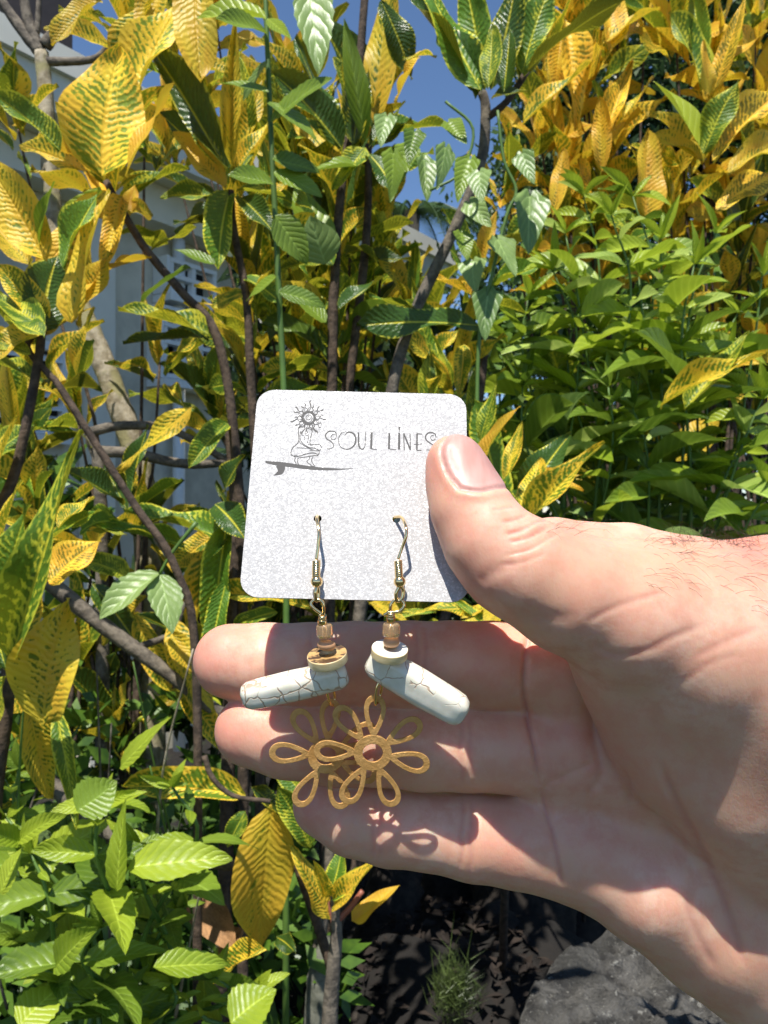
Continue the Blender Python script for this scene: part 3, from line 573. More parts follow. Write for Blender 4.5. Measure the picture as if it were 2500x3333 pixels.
# ------------------------------------------------------------------ far things: dark trees, palm, hedge
def leaf_mass(name, pts, size, mat, label=None, cat=None, parent=None, kind=None, ratio=.4):
    mb = MB()
    for p in pts:
        d = rvec(); n_ = (rvec()+Vector((0, -.5, .8))).normalized(); x = d.cross(n_)
        if x.length < .1: continue
        x.normalize(); l = size*random.uniform(.6, 1.3); b = Vector(p)
        mb.add([b, b+d*l*.45+x*l*ratio*.5, b+d*l, b+d*l*.45-x*l*ratio*.5], [(0, 1, 2, 3)])
    o = mb.build(name, mat, parent)
    if kind: o['kind'] = kind
    return o
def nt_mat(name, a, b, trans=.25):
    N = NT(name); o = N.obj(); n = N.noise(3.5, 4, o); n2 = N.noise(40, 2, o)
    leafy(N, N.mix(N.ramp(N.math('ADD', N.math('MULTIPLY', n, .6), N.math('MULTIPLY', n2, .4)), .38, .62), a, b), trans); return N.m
FAR = nt_mat('far_tree_green', (.025, .055, .012), (.07, .13, .03)); MID = nt_mat('thicket_green', (.03, .08, .01), (.12, .22, .02)); OLV = nt_mat('thicket_olive', (.05, .07, .01), (.26, .22, .015))
def ftree(label, cx, cy, D, rx, rz, n, name='broadleaf_tree'):
    r = shrub(name, label, 'tree', at(cx, 1666, D)*1.0)
    c = at(cx, cy, D); r.location = (c.x, c.y, 0)
    stem(r, [(c.x, c.y, -.1), (c.x+.05, c.y, c.z*.5), (c.x, c.y, c.z)], .14, .05, BROWN, 'trunk')
    lobes = [(c+Vector((random.uniform(-1, 1)*rx*.7, random.uniform(-.5, .5)*rx, random.uniform(-1, 1)*rz*.7)), random.uniform(.25, .5)*rx) for _ in range(26)]
    for l in lobes[:8]: stem(r, [(c.x, c.y, c.z-rz*.8), (c+(l[0]-c)*.5)-Vector((0, 0, .1)), l[0]], .04, .012, BROWN, 'limb', seg=6)
    pts = []
    for _ in range(n):
        l, rr = random.choice(lobes); v = rvec(); pts.append(l+v*rr*random.random()**.4)
    leaf_mass('crown', pts, .07, FAR, parent=r)
ftree('fine leaved dark tree behind the orange crotons in the top right corner', 2330, 250, 5.0, 1.0, 1.0, 26000)
ftree('fine leaved dark tree behind the orange croton, left of the corner tree', 1860, 480, 6.0, .55, .75, 9000)
ftree('fine leaved dark tree low behind the right thicket', 2250, 950, 5.5, 1.6, .8, 20000)
def palm():
    c = at(1340, 690, 9); r = shrub('palm_tree', 'small distant palm with drooping fronds in the blue sky gap', 'palm tree', (c.x, c.y, 0))
    stem(r, [(c.x-.3, c.y, -.1), (c.x-.15, c.y, 2), c], .14, .09, BARK, 'trunk')
    for i in range(13):
        a = i*2*math.pi/13+.2; d = Vector((math.cos(a), math.sin(a)*.6, 0)); L = 1.1; mb = MB(); P = []
        for k in range(11):
            t = k/10; P.append(c+d*L*t+Vector((0, 0, .5*t-1.1*t*t)))
        tube(mb, P, [.015*(1-.8*k/10) for k in range(11)], 5)
        for k in range(1, 44):
            t = k/44; q = c+d*L*t+Vector((0, 0, .5*t-1.1*t*t)); s = d.cross(Vector((0, 0, 1)))
            for sg in (-1, 1):
                e = q+(s*sg*.6+d*.5+Vector((0, 0, -.45)))*.34*math.sin(math.pi*min(1, t*.8+.15)); w_ = d*.012
                mb.add([q-w_, q+w_, e], [(0, 1, 2)])
        mb.build('frond', FAR, r)
palm()
# thicket fill: masses nobody could count, behind the shrubs
def zone(n, poly, D0, D1):
    out = []
    (x0, x1, y0, y1) = poly
    while len(out) < n:
        x, y = random.uniform(x0, x1), random.uniform(y0, y1)
        if mnoise.noise(Vector((x*.006, y*.006, 2))) > -.12: out.append(at(x, y, random.uniform(D0, D1)))
    return out
tag(leaf_mass('undergrowth', zone(5600, (1480, 2800, 1150, 2600), 2.1, 2.9)+zone(2600, (1600, 2700, 800, 1300), 2.3, 3.1), .075, MID, ratio=.42),
    'dense green undergrowth filling the gaps behind the right hand weeds', 'undergrowth', kind='stuff')
tag(leaf_mass('undergrowth', zone(3000, (-200, 1000, 2250, 3200), 1.35, 2.0)+zone(2200, (-200, 1120, 2900, 3500), 1.2, 1.7)+zone(900, (-200, 330, 1500, 2250), 1.5, 2.2), .055, MID, ratio=.45),
    'dense low green undergrowth filling the lower left behind the toothed weeds', 'undergrowth', kind='stuff')
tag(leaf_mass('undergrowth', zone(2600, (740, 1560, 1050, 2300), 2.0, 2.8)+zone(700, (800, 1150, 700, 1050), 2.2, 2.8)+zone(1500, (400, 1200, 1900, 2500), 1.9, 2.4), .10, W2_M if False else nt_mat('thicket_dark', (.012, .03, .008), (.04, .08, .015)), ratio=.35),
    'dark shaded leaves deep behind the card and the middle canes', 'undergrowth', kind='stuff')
def hedge():
    pts = []
    for _ in range(24000):
        x = random.uniform(-8, 9); z = random.uniform(0, 2.6+.3*mnoise.noise(Vector((x, 0, 0)))) if x > 1.2 else random.uniform(0, 2.1)
        pts.append((x, 8.8+random.uniform(-.5, .5), z))
    tag(leaf_mass('hedge', pts, .16, FAR, ratio=.5), 'far dark hedge closing the garden behind the thicket', 'hedge', kind='stuff')
hedge()
# ------------------------------------------------------------------ rock slab, stump, grass tuft
def rock():
    N = NT('shade_dappled_stone'); o = N.obj(); n = N.noise(18, 6, o, .7); n2 = N.noise(90, 5, o, .7); n3 = N.noise(5, 4, o)
    c = N.mix(N.ramp(n, .38, .6), (.03, .028, .025), (.16, .152, .135)); c = N.mix(N.ramp(n2, .58, .66), c, (.34, .33, .29)); c = N.mix(N.ramp(n3, .5, .64), c, (.06, .058, .05))  # bright grain, with dappled leaf shade worked into the dark tones
    N.p(Base_Color=c, Roughness=.92); N.bump(N.math('ADD', n, N.math('MULTIPLY', n2, .8)), 1, .03)
    def slab(name, label, poly, z, th, seed):
        bm = bmesh.new(); nx = 60; xs = [p[0] for p in poly]; ys = [p[1] for p in poly]
        cx, cy = sum(xs)/len(xs), sum(ys)/len(ys); rings = 40; seg = 150; V = []
        def rad(a):
            best = 9
            d = (math.cos(a), math.sin(a))
            for i in range(len(poly)):
                (ax, ay), (bx_, by) = poly[i], poly[(i+1) % len(poly)]
                ex, ey = bx_-ax, by-ay; den = d[0]*ey-d[1]*ex
                if abs(den) < 1e-9: continue
                t = ((ax-cx)*ey-(ay-cy)*ex)/den; s = ((ax-cx)*d[1]-(ay-cy)*d[0])/den
                if t > 0 and -.001 <= s <= 1.001: best = min(best, t)
            return best
        for k in range(rings+4):
            row = []
            for i in range(seg):
                a = 2*math.pi*i/seg; r = rad(a); f = min(1, k/rings)
                x, y = cx+math.cos(a)*r*f, cy+math.sin(a)*r*f
                q = Vector((x*6, y*6, seed)); h = z+.035*mnoise.noise(q)+.020*mnoise.noise(q*3.3)+.012*abs(mnoise.noise(q*8))+.006*mnoise.noise(q*17)
                if k > rings: h -= th*(k-rings)/4+.0; x += .03*mnoise.noise(Vector((x*9, y*9, k))); y += .03*mnoise.noise(Vector((x*9, y*9, k+9)))
                if k == rings: h -= .012
                row.append(bm.verts.new((x, y, h)))
            V.append(row)
        for k in range(rings+3):
            for i in range(seg):
                j = (i+1) % seg; 
                bm.faces.new((V[k][i], V[k+1][i], V[k+1][j], V[k][j]))
        bmesh.ops.remove_doubles(bm, verts=V[0], dist=1e-6)
        bmesh.ops.recalc_face_normals(bm, faces=bm.faces)
        me = bpy.data.meshes.new(name); bm.to_mesh(me); bm.free()
        tag(link(name, me, None, N.m, True), label, 'stone')
    slab('stone_slab', 'grainy grey stone slab in sun, with leaf shade painted into its colour, at the bottom right under the hand', [(.16, 1.12), (.22, 1.28), (.30, 1.40), (.44, 1.50), (1.0, 1.46), (1.3, 1.0), (.5, .93), (.2, 1.0)], .62, .7, 3)
rock()
def stump():
    DB = bark('shade_black_bark', (.008, .006, .005), (.035, .027, .02), 30)  # bark near black: the shade is put into its colour
    r = shrub('tree_stump', 'stump with thick roots below the little finger, its shade put into the black bark colour', 'stump', at(1500, 3333, 2.2))
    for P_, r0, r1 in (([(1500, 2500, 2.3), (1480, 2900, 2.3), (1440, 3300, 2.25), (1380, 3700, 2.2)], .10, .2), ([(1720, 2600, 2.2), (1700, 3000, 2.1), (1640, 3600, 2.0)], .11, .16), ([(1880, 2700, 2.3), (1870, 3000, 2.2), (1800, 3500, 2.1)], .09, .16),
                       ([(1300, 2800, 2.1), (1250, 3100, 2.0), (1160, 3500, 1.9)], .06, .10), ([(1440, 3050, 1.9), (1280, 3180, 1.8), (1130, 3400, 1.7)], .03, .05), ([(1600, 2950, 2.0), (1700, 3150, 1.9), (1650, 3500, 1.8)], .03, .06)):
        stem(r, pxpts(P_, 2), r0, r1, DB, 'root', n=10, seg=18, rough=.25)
    g = shrub('small_tree', 'short pale grey trunk at the bottom edge beside the small croton', 'trunk', at(1050, 3333, 1.25))
    stem(g, pxpts([(1075, 3060), (1050, 3150), (1045, 3333), (1040, 4200)], 1.2), .012, .03, bark('grey_green_bark', (.06, .065, .045), (.17, .17, .13), 40), 'trunk', n=10, seg=14)
    mb = MB()
    for _ in range(2600):
        x = random.uniform(-.35, .75); y = random.uniform(1.45, 3.2); c0 = Vector((x, y, .05*mnoise.noise(Vector((x*.8, y*.8, 3)))+.012))
        ddx, ddy = (x-.12)/.5, (y-1.85)/.45
        if ddx*ddx+ddy*ddy < 1: c0.z = .12+.28*math.sqrt(1-ddx*ddx-ddy*ddy)*1.05+.01
        d = Vector((random.gauss(0, 1), random.gauss(0, 1), random.gauss(0, .3))).normalized(); n_ = Vector((random.gauss(0, .4), random.gauss(0, .4), 1)).normalized(); sx_ = d.cross(n_)*random.uniform(.006, .014); l = random.uniform(.015, .05)
        mb.add([c0, c0+d*l*.5+sx_+n_*.006, c0+d*l, c0+d*l*.5-sx_+n_*.004], [(0, 1, 2, 3)])
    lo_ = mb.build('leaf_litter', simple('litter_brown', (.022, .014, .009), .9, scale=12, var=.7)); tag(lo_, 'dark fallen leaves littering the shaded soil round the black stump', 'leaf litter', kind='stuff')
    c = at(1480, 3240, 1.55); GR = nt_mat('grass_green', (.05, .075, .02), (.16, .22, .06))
    mb = MB()
    for _ in range(1500):
        v = rvec(); b = c+Vector((v.x*.055, v.y*.05, v.z*.075))*random.random()**.5*(.55+.9*abs(mnoise.noise(v*1.7))); d = (Vector((random.gauss(0, .6), random.gauss(0, .5), 1))).normalized(); l = random.uniform(.012, .04)*(1.8 if random.random() < .06 else 1); s = d.orthogonal().normalized()*.0009
        mb.add([b-s, b+s, b+d*l+Vector((.004, 0, -.002))], [(0, 1, 2)])
    for q in ((1500, 3230, 1540, 3010), (1450, 3220, 1480, 2960), (1420, 3220, 1400, 3080)):
        a, b = at(q[0], q[1], 1.55), at(q[2], q[3], 1.53); s = Vector((.002, 0, 0)); mb.add([a-s, a+s, b], [(0, 1, 2)])
    o = mb.build('grass_tuft', GR); tag(o, 'small sunlit tuft of grass and moss before the black stump', 'grass', kind='stuff')
    mb = MB(); sp = simple('shade_dark_soil', (.010, .008, .006), .95, bump=.8, bd=.01)  # soil mound coloured near black to stand for the shade there
    bm = bmesh.new(); bmesh.ops.create_icosphere(bm, subdivisions=4, radius=1)
    for v in bm.verts:
        n_ = 1+.25*mnoise.noise(v.co*2)+.1*mnoise.noise(v.co*6); v.co = Vector((v.co.x*.5, v.co.y*.45, v.co.z*.28))*n_
    me = bpy.data.meshes.new('soil'); bm.to_mesh(me); bm.free(); o = link('soil', me, None, sp, True); o.location = (.12, 1.85, .12); tag(o, kind='structure')
stump()
# ------------------------------------------------------------------ the hand: one surface from blended round cones
def hc(px, py, D): return np.array(((px-1250)/F*D, D, (1666.5-py)/F*D))     # centimetres
HV = .095
def hand():
    lo = np.array((-6.2, 15.2, -19.)); hi = np.array((19., 26.5, 2.2))
    n = ((hi-lo)/HV).astype(int)+1
    X, Y, Z = [(lo[i]+np.arange(n[i])*HV).astype(np.float32) for i in range(3)]
    X = X[:, None, None]; Y = Y[None, :, None]; Z = Z[None, None, :]
    def cone(a, b, fl=1.0):
        """a, b: (px, py, D, r_px); fl<1 flattens in depth"""
        A, B = hc(*a[:3]), hc(*b[:3]); ra, rb = a[3]/F*a[2], b[3]/F*b[2]
        d = (B-A).astype(np.float32); L2 = float(d@d)
        t = np.clip(((X-A[0])*d[0]+(Y-A[1])*d[1]+(Z-A[2])*d[2])/L2, 0, 1)
        qx = X-(A[0]+t*d[0]); qy = (Y-(A[1]+t*d[1]))/fl; qz = Z-(A[2]+t*d[2])
        return np.sqrt(qx*qx+qy*qy+qz*qz)-(ra+t*(rb-ra))
    def smin(a, b, k):
        h = np.clip(.5+.5*(b-a)/k, 0, 1); return b+(a-b)*h-k*h*(1-h)
    def chain(ps, k=.25, fl=1.0):
        r = None
        for a, b in zip(ps[:-1], ps[1:]):
            c = cone(a, b, fl); r = c if r is None else smin(r, c, k)
        return r
    mid = chain([(752, 2152, 20.75, 122), (860, 2164, 20.7, 134), (1010, 2166, 20.65, 137), (1150, 2160, 20.75, 135), (1330, 2164, 20.75, 141), (1470, 2163, 20.8, 140), (1600, 2166, 20.8, 142), (1800, 2180, 21.1, 150)], .12)
    rin = chain([(815, 2378, 20.6, 116), (930, 2404, 20.5, 126), (1080, 2420, 20.45, 131), (1220, 2424, 20.6, 130), (1380, 2434, 20.6, 136), (1520, 2438, 20.7, 134), (1660, 2440, 20.8, 138), (1850, 2450, 21.1, 150)], .12)
    pin = chain([(1058, 2618, 20.9, 106), (1150, 2664, 20.85, 118), (1270, 2694, 20.8, 122), (1390, 2706, 20.85, 122), (1540, 2722, 20.9, 140), (1680, 2738, 21.0, 146), (1850, 2765, 21.1, 160)], .12)
    fing = smin(smin(mid, rin, .05), pin, .05)
    palm = chain([(1800, 2180, 21.1, 156), (2300, 2250, 22.2, 220), (2900, 2500, 23, 330)], .3)
    palm = smin(palm, chain([(1850, 2450, 21.1, 150), (2300, 2550, 21.7, 240), (2900, 2700, 23, 360)], .3), .7)
    palm = smin(palm, chain([(1845, 2748, 21.2, 156), (1960, 2790, 21.2, 176), (2120, 2865, 21.1, 204), (2330, 2985, 21.6, 246), (2600, 3140, 22.2, 290), (2950, 3220, 23, 400)], .2), .5)
    palm = smin(palm, cone((1840, 2130, 21.3, 120), (1790, 2560, 21.2, 110)), .6)
    body = smin(fing, palm, .30)
    # index finger behind card and thumb, with its knuckle
    idx = chain([(1462, 1832, 20.35, 98), (1600, 1822, 21.0, 112), (1800, 1812, 21.9, 124), (2040, 1836, 22.2, 130), (2260, 1900, 22.4, 150), (2700, 2050, 22.8, 300)], .2)
    body = smin(body, idx, .4)
    body = smin(body, cone((2150, 1980, 22.3, 180), (1850, 2150, 22.2, 140)), .5)
    fold = chain([(2262, 2330, 20.9, 250), (2330, 2500, 21.1, 262), (2392, 2700, 21.4, 286), (2400, 2920, 21.7, 300), (2700, 3100, 22.4, 380)], .3, .9)
    body = smin(body, fold, .13)
    then = chain([(2235, 2170, 19.4, 262), (2430, 2470, 20.0, 315), (2680, 2860, 22.0, 350), (3000, 3150, 23.2, 470)], .5, .92)
    thmb = chain([(1480, 1508, 18.45, 94), (1500, 1575, 18.35, 106), (1534, 1660, 18.15, 124), (1590, 1760, 17.95, 143), (1660, 1832, 17.9, 158), (1730, 1866, 17.9, 168), (1850, 1928, 18.05, 192), (2060, 2004, 18.5, 244), (2300, 2090, 19.1, 322), (2550, 2190, 19.7, 418), (2950, 2420, 20.8, 560)], .28)
    thmb = smin(thmb, then, .75)
    thmb = smin(thmb, cone((2020, 2180, 19.0, 150), (2180, 2440, 19.9, 190)), .5)
    body = smin(body, thmb, .16)
    body = smin(body, chain([(2560, 1965, 21.8, 222), (2900, 2200, 22.3, 420), (3300, 2550, 23, 590), (3900, 3050, 24, 560), (4700, 3700, 25, 560)], .6), .6)
    G = body.astype(np.float32); del body
    # surface nets
    ins = G < 0
    c = ins[:-1, :-1, :-1].astype(np.int8)
    cnt = np.zeros_like(c)
    for i in (0, 1):
        for j in (0, 1):
            for k in (0, 1): cnt += ins[i:ins.shape[0]-1+i, j:ins.shape[1]-1+j, k:ins.shape[2]-1+k]
    act = (cnt > 0) & (cnt < 8); idxs = np.argwhere(act); vid = -np.ones(act.shape, np.int32); vid[act] = np.arange(len(idxs))
    acc = np.zeros((len(idxs), 3)); wt = np.zeros(len(idxs))
    cor = [(i, j, k) for i in (0, 1) for j in (0, 1) for k in (0, 1)]
    for a in cor:
        for ax in range(3):
            if a[ax]: continue
            b = list(a); b[ax] = 1
            fa = G[tuple((idxs+a).T)]; fb = G[tuple((idxs+b).T)]; m = (fa < 0) != (fb < 0)
            t = np.where(m, fa/(fa-fb+1e-12), 0); p = np.tile(np.array(a, float), (len(idxs), 1)); p[:, ax] = t
            acc[m] += p[m]; wt[m] += 1
    V = lo+(idxs+acc/wt[:, None])*HV
    Q = []
    for ax in range(3):
        s = [slice(None)]*3; s2 = [slice(None)]*3; s[ax] = slice(0, -1); s2[ax] = slice(1, None)
        A = ins[tuple(s)]; B = ins[tuple(s2)]; e = np.argwhere(A != B); u, v = (ax+1) % 3, (ax+2) % 3
        ok = (e[:, u] > 0) & (e[:, v] > 0) & (e[:, u] < n[u]-1) & (e[:, v] < n[v]-1); e = e[ok]
        o = [e.copy() for _ in range(4)]; o[0][:, u] -= 1; o[0][:, v] -= 1; o[1][:, v] -= 1; o[3][:, u] -= 1
        q = np.stack([vid[tuple(x.T)] for x in o], 1); fl = A[tuple(e.T)]; q[~fl] = q[~fl][:, ::-1]; Q.append(q[(q >= 0).all(1)])
    Q = np.concatenate(Q)
    E = np.concatenate([Q[:, [0, 1]], Q[:, [1, 2]], Q[:, [2, 3]], Q[:, [3, 0]]])
    def smooth(V, E, it, lam=.5):
        for _ in range(it):
            s = np.zeros_like(V); c = np.zeros(len(V))
            for a, b in ((0, 1), (1, 0)):
                for k in range(3): s[:, k] += np.bincount(E[:, a], V[E[:, b], k], len(V))
                c += np.bincount(E[:, a], minlength=len(V))
            V = V+(s/np.maximum(c, 1)[:, None]-V)*lam
        return V
    V = smooth(V, E, 2)
    me = bpy.data.meshes.new('hand_base'); me.from_pydata(V.tolist(), [], Q.tolist()); me.update()
    tmp = bpy.data.objects.new('hand_base', me); C.objects.link(tmp)
    md = tmp.modifiers.new('s', 'SUBSURF'); md.levels = 1; md.render_levels = 1
    me2 = bpy.data.meshes.new_from_object(tmp.evaluated_get(bpy.context.evaluated_depsgraph_get()))
    bpy.data.objects.remove(tmp); bpy.data.meshes.remove(me)
    nv = len(me2.vertices); co = np.zeros(nv*3); me2.vertices.foreach_get('co', co); V = co.reshape(-1, 3)
    nn = np.zeros(nv*3); me2.vertices.foreach_get('normal', nn); N_ = nn.reshape(-1, 3)
    PX = 1250+V[:, 0]/V[:, 1]*F; PY = 1666.5-V[:, 2]/V[:, 1]*F
    vd = V/np.linalg.norm(V, axis=1)[:, None]; facing = -(N_*vd).sum(1)
    front = np.clip((facing+.05)/.3, 0, 1)
    disp = np.zeros(nv); red = np.zeros(nv)
    def dist_poly(pts):
        d = np.full(nv, 1e9); tp = np.zeros(nv); m = len(pts)-1
        for i in range(m):
            a = np.array(pts[i], float); b = np.array(pts[i+1], float); e = b-a; t = np.clip(((PX-a[0])*e[0]+(PY-a[1])*e[1])/(e@e), 0, 1)
            q = np.hypot(PX-(a[0]+t*e[0]), PY-(a[1]+t*e[1])); k = q < d; d[k] = q[k]; tp[k] = (i+t[k])/m
        return d, tp
    def line(pts, wpx, depth, dr=(0, 99), redness=.5, taper=True):
        nonlocal disp, red
        pts = spline(pts, 5) if len(pts) > 2 else pts
        d, t = dist_poly([p[:2] for p in pts]); m = (V[:, 1] > dr[0]) & (V[:, 1] < dr[1])
        f = np.exp(-(d/wpx)**2)*front*m
        if taper: f = f*np.clip(np.sin(np.pi*np.clip(t, 0, 1))*2.5, .0, 1)
        disp -= f*depth; red = np.maximum(red, f*redness)
    def bump_(px, py, rx, ry, ang, h, dr=(0, 99), r=0):
        nonlocal disp, red
        c_, s_ = math.cos(ang), math.sin(ang); x = ((PX-px)*c_+(PY-py)*s_)/rx; y = (-(PX-px)*s_+(PY-py)*c_)/ry
        f = np.exp(-(x*x+y*y))*front*((V[:, 1] > dr[0]) & (V[:, 1] < dr[1])); disp += f*h
        if r: red = np.maximum(red, f*r)
    FD = (19.2, 23)
    # finger joint creases, and creases at the finger roots
    for (x, y0, y1, dx) in ((1010, 2040, 2290, 8), (1352, 2030, 2300, 0), (1384, 2040, 2300, 4), (1090, 2310, 2540, 8), (1500, 2310, 2560, 5), (1530, 2320, 2560, 8), (1215, 2590, 2800, -6), (1500, 2585, 2850, -8), (1532, 2590, 2860, -4), (1236, 2600, 2805, -6)):
        line([(x-dx, y0), (x+5, y0*.7+y1*.3), (x-4, (y0+y1)/2), (x+3, y0*.3+y1*.7), (x+dx, y1)], 9, .028, FD, .45)
    for (x, y, r) in ((905, 2160, 0), (1190, 2165, 0), (1570, 2165, 0), (970, 2415, 0), (1300, 2425, 0), (1160, 2670, 0), (1370, 2705, 0), (1680, 2740, 0)): bump_(x, y, 110, 90, 0, .05, FD)
    line([(1722, 2050), (1712, 2130), (1706, 2250), (1716, 2330), (1742, 2440), (1757, 2560)], 9, .10, FD, .7)
    line([(1757, 2560), (1775, 2640), (1800, 2720), (1815, 2800), (1832, 2890)], 9, .06, FD, .7)
    # palm: folds that run down from the thumb web
    line([(1735, 2060), (1800, 2110), (1880, 2150), (1930, 2230)], 12, .06, FD, .6)
    line([(1930, 2230), (1935, 2400), (1960, 2520), (1900, 2600)], 16, .05, FD, .3)
    line([(1760, 2560), (1850, 2520), (1935, 2480)], 12, .03, FD, .4)
    bump_(1875, 2300, 50, 120, 0, .08, FD); bump_(1830, 2700, 80, 90, 0, .05, FD); bump_(1840, 2420, 80, 60, 0, .06, FD)
    line([(1960, 2280), (2010, 2400), (2040, 2520), (2050, 2650)], 14, .06, FD, .4)
    # lines on the heel of the hand and the ball of the thumb
    T = (15, 21.2)
    line([(2140, 2460), (2210, 2630), (2305, 2820), (2385, 3020), (2420, 3150)], 15, 0.0550, T, .5)
    line([(2230, 2900), (2260, 3020), (2330, 3160)], 14, 0.0275, T, .3)
    line([(1905, 2030), (1985, 1985), (2080, 1950), (2180, 1920)], 12, 0.0193, T, .35)
    line([(1925, 2080), (1990, 2130), (2100, 2120), (2180, 2080), (2300, 2030)], 14, 0.0248, T, .35)
    line([(2260, 2140), (2360, 2090), (2480, 2040)], 13, 0.0165, T, .3)
    line([(2200, 2240), (2310, 2160), (2420, 2130)], 12, 0.0110, T, .2)
    line([(1560, 1960), (1640, 1990), (1760, 2010), (1890, 2010)], 28, 0.0275, T, .2)
    # thumb joint wrinkles
    line([(1640, 1740), (1700, 1725), (1750, 1700), (1790, 1690)], 7, .045, T, .6)
    line([(1655, 1765), (1720, 1750), (1790, 1715)], 5, .03, T, .5)
    line([(1630, 1700), (1680, 1690), (1720, 1672)], 6, .03, T, .4)
    line([(1630, 1810), (1720, 1790), (1790, 1750), (1830, 1730)], 5, .022, T, .3)
    line([(1620, 1840), (1700, 1830), (1780, 1800)], 5, .018, T, .2)
    line([(1600, 1660), (1640, 1655), (1680, 1650)], 5, .016, T, .2)
    bump_(1735, 1712, 42, 18, -.3, .06, T)
    line([(1690, 1830), (1610, 1860), (1560, 1900)], 22, .022, T, .5)
    bump_(1450, 1620, 60, 110, .3, .03, T)
    # nail: flatten the bed, raise the fold round it
    nail = spline([(1500, 1592), (1462, 1545), (1438, 1482), (1446, 1442), (1480, 1408), (1540, 1395), (1620, 1480), (1660, 1575), (1612, 1588), (1560, 1598), (1500, 1592)], 6)
    nl = np.array(nail)[:, :2]
    d, _ = dist_poly(nl.tolist())
    insd = np.zeros(nv, bool); j = len(nl)-1
    for i in range(len(nl)):
        yi, yj, xi, xj = nl[i, 1], nl[j, 1], nl[i, 0], nl[j, 0]
        k = ((yi > PY) != (yj > PY)) & (PX < (xj-xi)*(PY-yi)/(yj-yi+1e-9)+xi); insd ^= k; j = i
    th = (V[:, 1] < 18.9) & (PX < 1700) & (PY < 1640); sdn = np.where(insd, d, -d)
    left = (PX < 1530) | (PY > 1560)
    disp += np.where(th & ~insd & left, .028*np.exp(-((d-18)/14)**2), 0)*front
    disp -= np.where(th, .035*np.exp(-(d/6)**2), 0)*left*front
    disp -= np.where(th & insd, .03*np.clip(d/25, 0, 1), 0)*front
    V0 = V.copy(); V = V+N_*disp[:, None]
    # redness of tips and contact places, tan of the back of the thumb
    def blush(px, py, r, a, dr=(0, 99)):
        nonlocal red
        f = np.exp(-(((PX-px)**2+(PY-py)**2)/r**2))*a*((V[:, 1] > dr[0]) & (V[:, 1] < dr[1])); red = np.maximum(red, f)
    for b in ((650, 2130, 130, .75), (720, 2370, 130, .75), (990, 2610, 120, .75), (1410, 1520, 90, .8), (1430, 1700, 110, .35), (1540, 1900, 100, .7), (1960, 2000, 150, .15), (2450, 1760, 130, .9), (1850, 1700, 160, .35), (1640, 2780, 120, .35), (1880, 2520, 200, .4), (1600, 2170, 130, .3), (1450, 1560, 50, .4)): blush(*b)
    tan = np.clip(1-np.abs(PY-1830)/160, 0, 1)*np.clip((PX-1650)/150, 0, 1)*(V[:, 1] < 21)
    Vw = V*.01+np.array((0, 0, CAMZ)); me2.vertices.foreach_set('co', Vw.ravel())
    for nm, arr in (('flush', red), ('tan', tan)):
        at_ = me2.attributes.new(nm, 'FLOAT', 'POINT'); at_.data.foreach_set('value', arr.astype(np.float32))
    me2.update(); me2.name = 'hand'
    # skin
    N = NT('skin'); o = N.obj(); fl = N.n('ShaderNodeAttribute', attribute_name='flush').outputs['Fac']; tn = N.n('ShaderNodeAttribute', attribute_name='tan').outputs['Fac']
    m1 = N.noise(55, 4, o); m2 = N.noise(220, 4, o, .6); m3 = N.noise(900, 3, o)
    base = N.mix(N.ramp(m1, .3, .7), (.71, .405, .275), (.80, .515, .38)); base = N.mix(N.ramp(m2, .35, .65, 0, .75), base, (.70, .345, .235))
    base = N.mix(N.math('MULTIPLY', tn, .45), base, (.56, .32, .19)); base = N.mix(N.math('MULTIPLY', fl, .65), base, (.60, .20, .16))
    N.p(Base_Color=base, Roughness=N.ramp(m3, .3, .7, .38, .56))
    b = N.b; b.inputs['Subsurface Weight'].default_value = .65; b.inputs['Subsurface Radius'].default_value = (1, .30, .14); b.inputs['Subsurface Scale'].default_value = .0042
    b.inputs['Specular IOR Level'].default_value = .36
    wr = N.noise(260, 4, N.mapv(o, (1.6, 1, .45), (0, .5, 0)), .6); vor = N.n('ShaderNodeTexVoronoi', feature='DISTANCE_TO_EDGE'); N.set(vor.inputs['Vector'], N.mapv(o, (1, 1, .7), (0, .6, 0))); vor.inputs['Scale'].default_value = 900
    h = N.math('ADD', N.math('MULTIPLY', wr, .8), N.math('ADD', N.math('MULTIPLY', N.ramp(vor.outputs[0], 0, .25), .06), N.math('MULTIPLY', m3, .25)))
    N.bump(h, .34, .0004)
    ho = link('hand', me2, None, N.m, True)
    tag(ho, 'right hand holding the white earring card under the thumb, fingers pointing left', 'hand')
    # nail plate
    nq = len(me2.polygons); ls = np.zeros(nq*4, np.int32); me2.loops.foreach_get('vertex_index', ls); ls = ls.reshape(-1, 4)
    sel = (th & (sdn > -9))[ls].all(1) ; fs = ls[sel]; u, inv = np.unique(fs, return_inverse=True)
    off = np.clip(sdn[u]/12, -1, 1)*.022+.006
    P = (V[u]+N_[u]*off[:, None])*.01+np.array((0, 0, CAMZ))
    NN = NT('nail'); t = N.noise  # noqa
    oo = NN.obj(); st = NN.noise(500, 2, NN.mapv(oo, (1, .2, .12), (0, .35, 0)))
    NN.p(Base_Color=NN.mix(NN.ramp(st, .3, .7), (.54, .285, .235), (.62, .35, .295)), Roughness=.42)
    NN.b.inputs['Subsurface Weight'].default_value = .25; NN.b.inputs['Subsurface Radius'].default_value = (1, .4, .3); NN.b.inputs['Subsurface Scale'].default_value = .002
    NN.b.inputs['Specular IOR Level'].default_value = .35
    NN.bump(st, .12, .0004)
    no = link('nail', mesh('nail', P, [tuple(x) for x in inv.reshape(-1, 4).tolist()]), ho, NN.m, True)
    # hairs on the back of thumb and wrist
    mb = MB(); R = random.Random(3)
    Np = N_*1.0
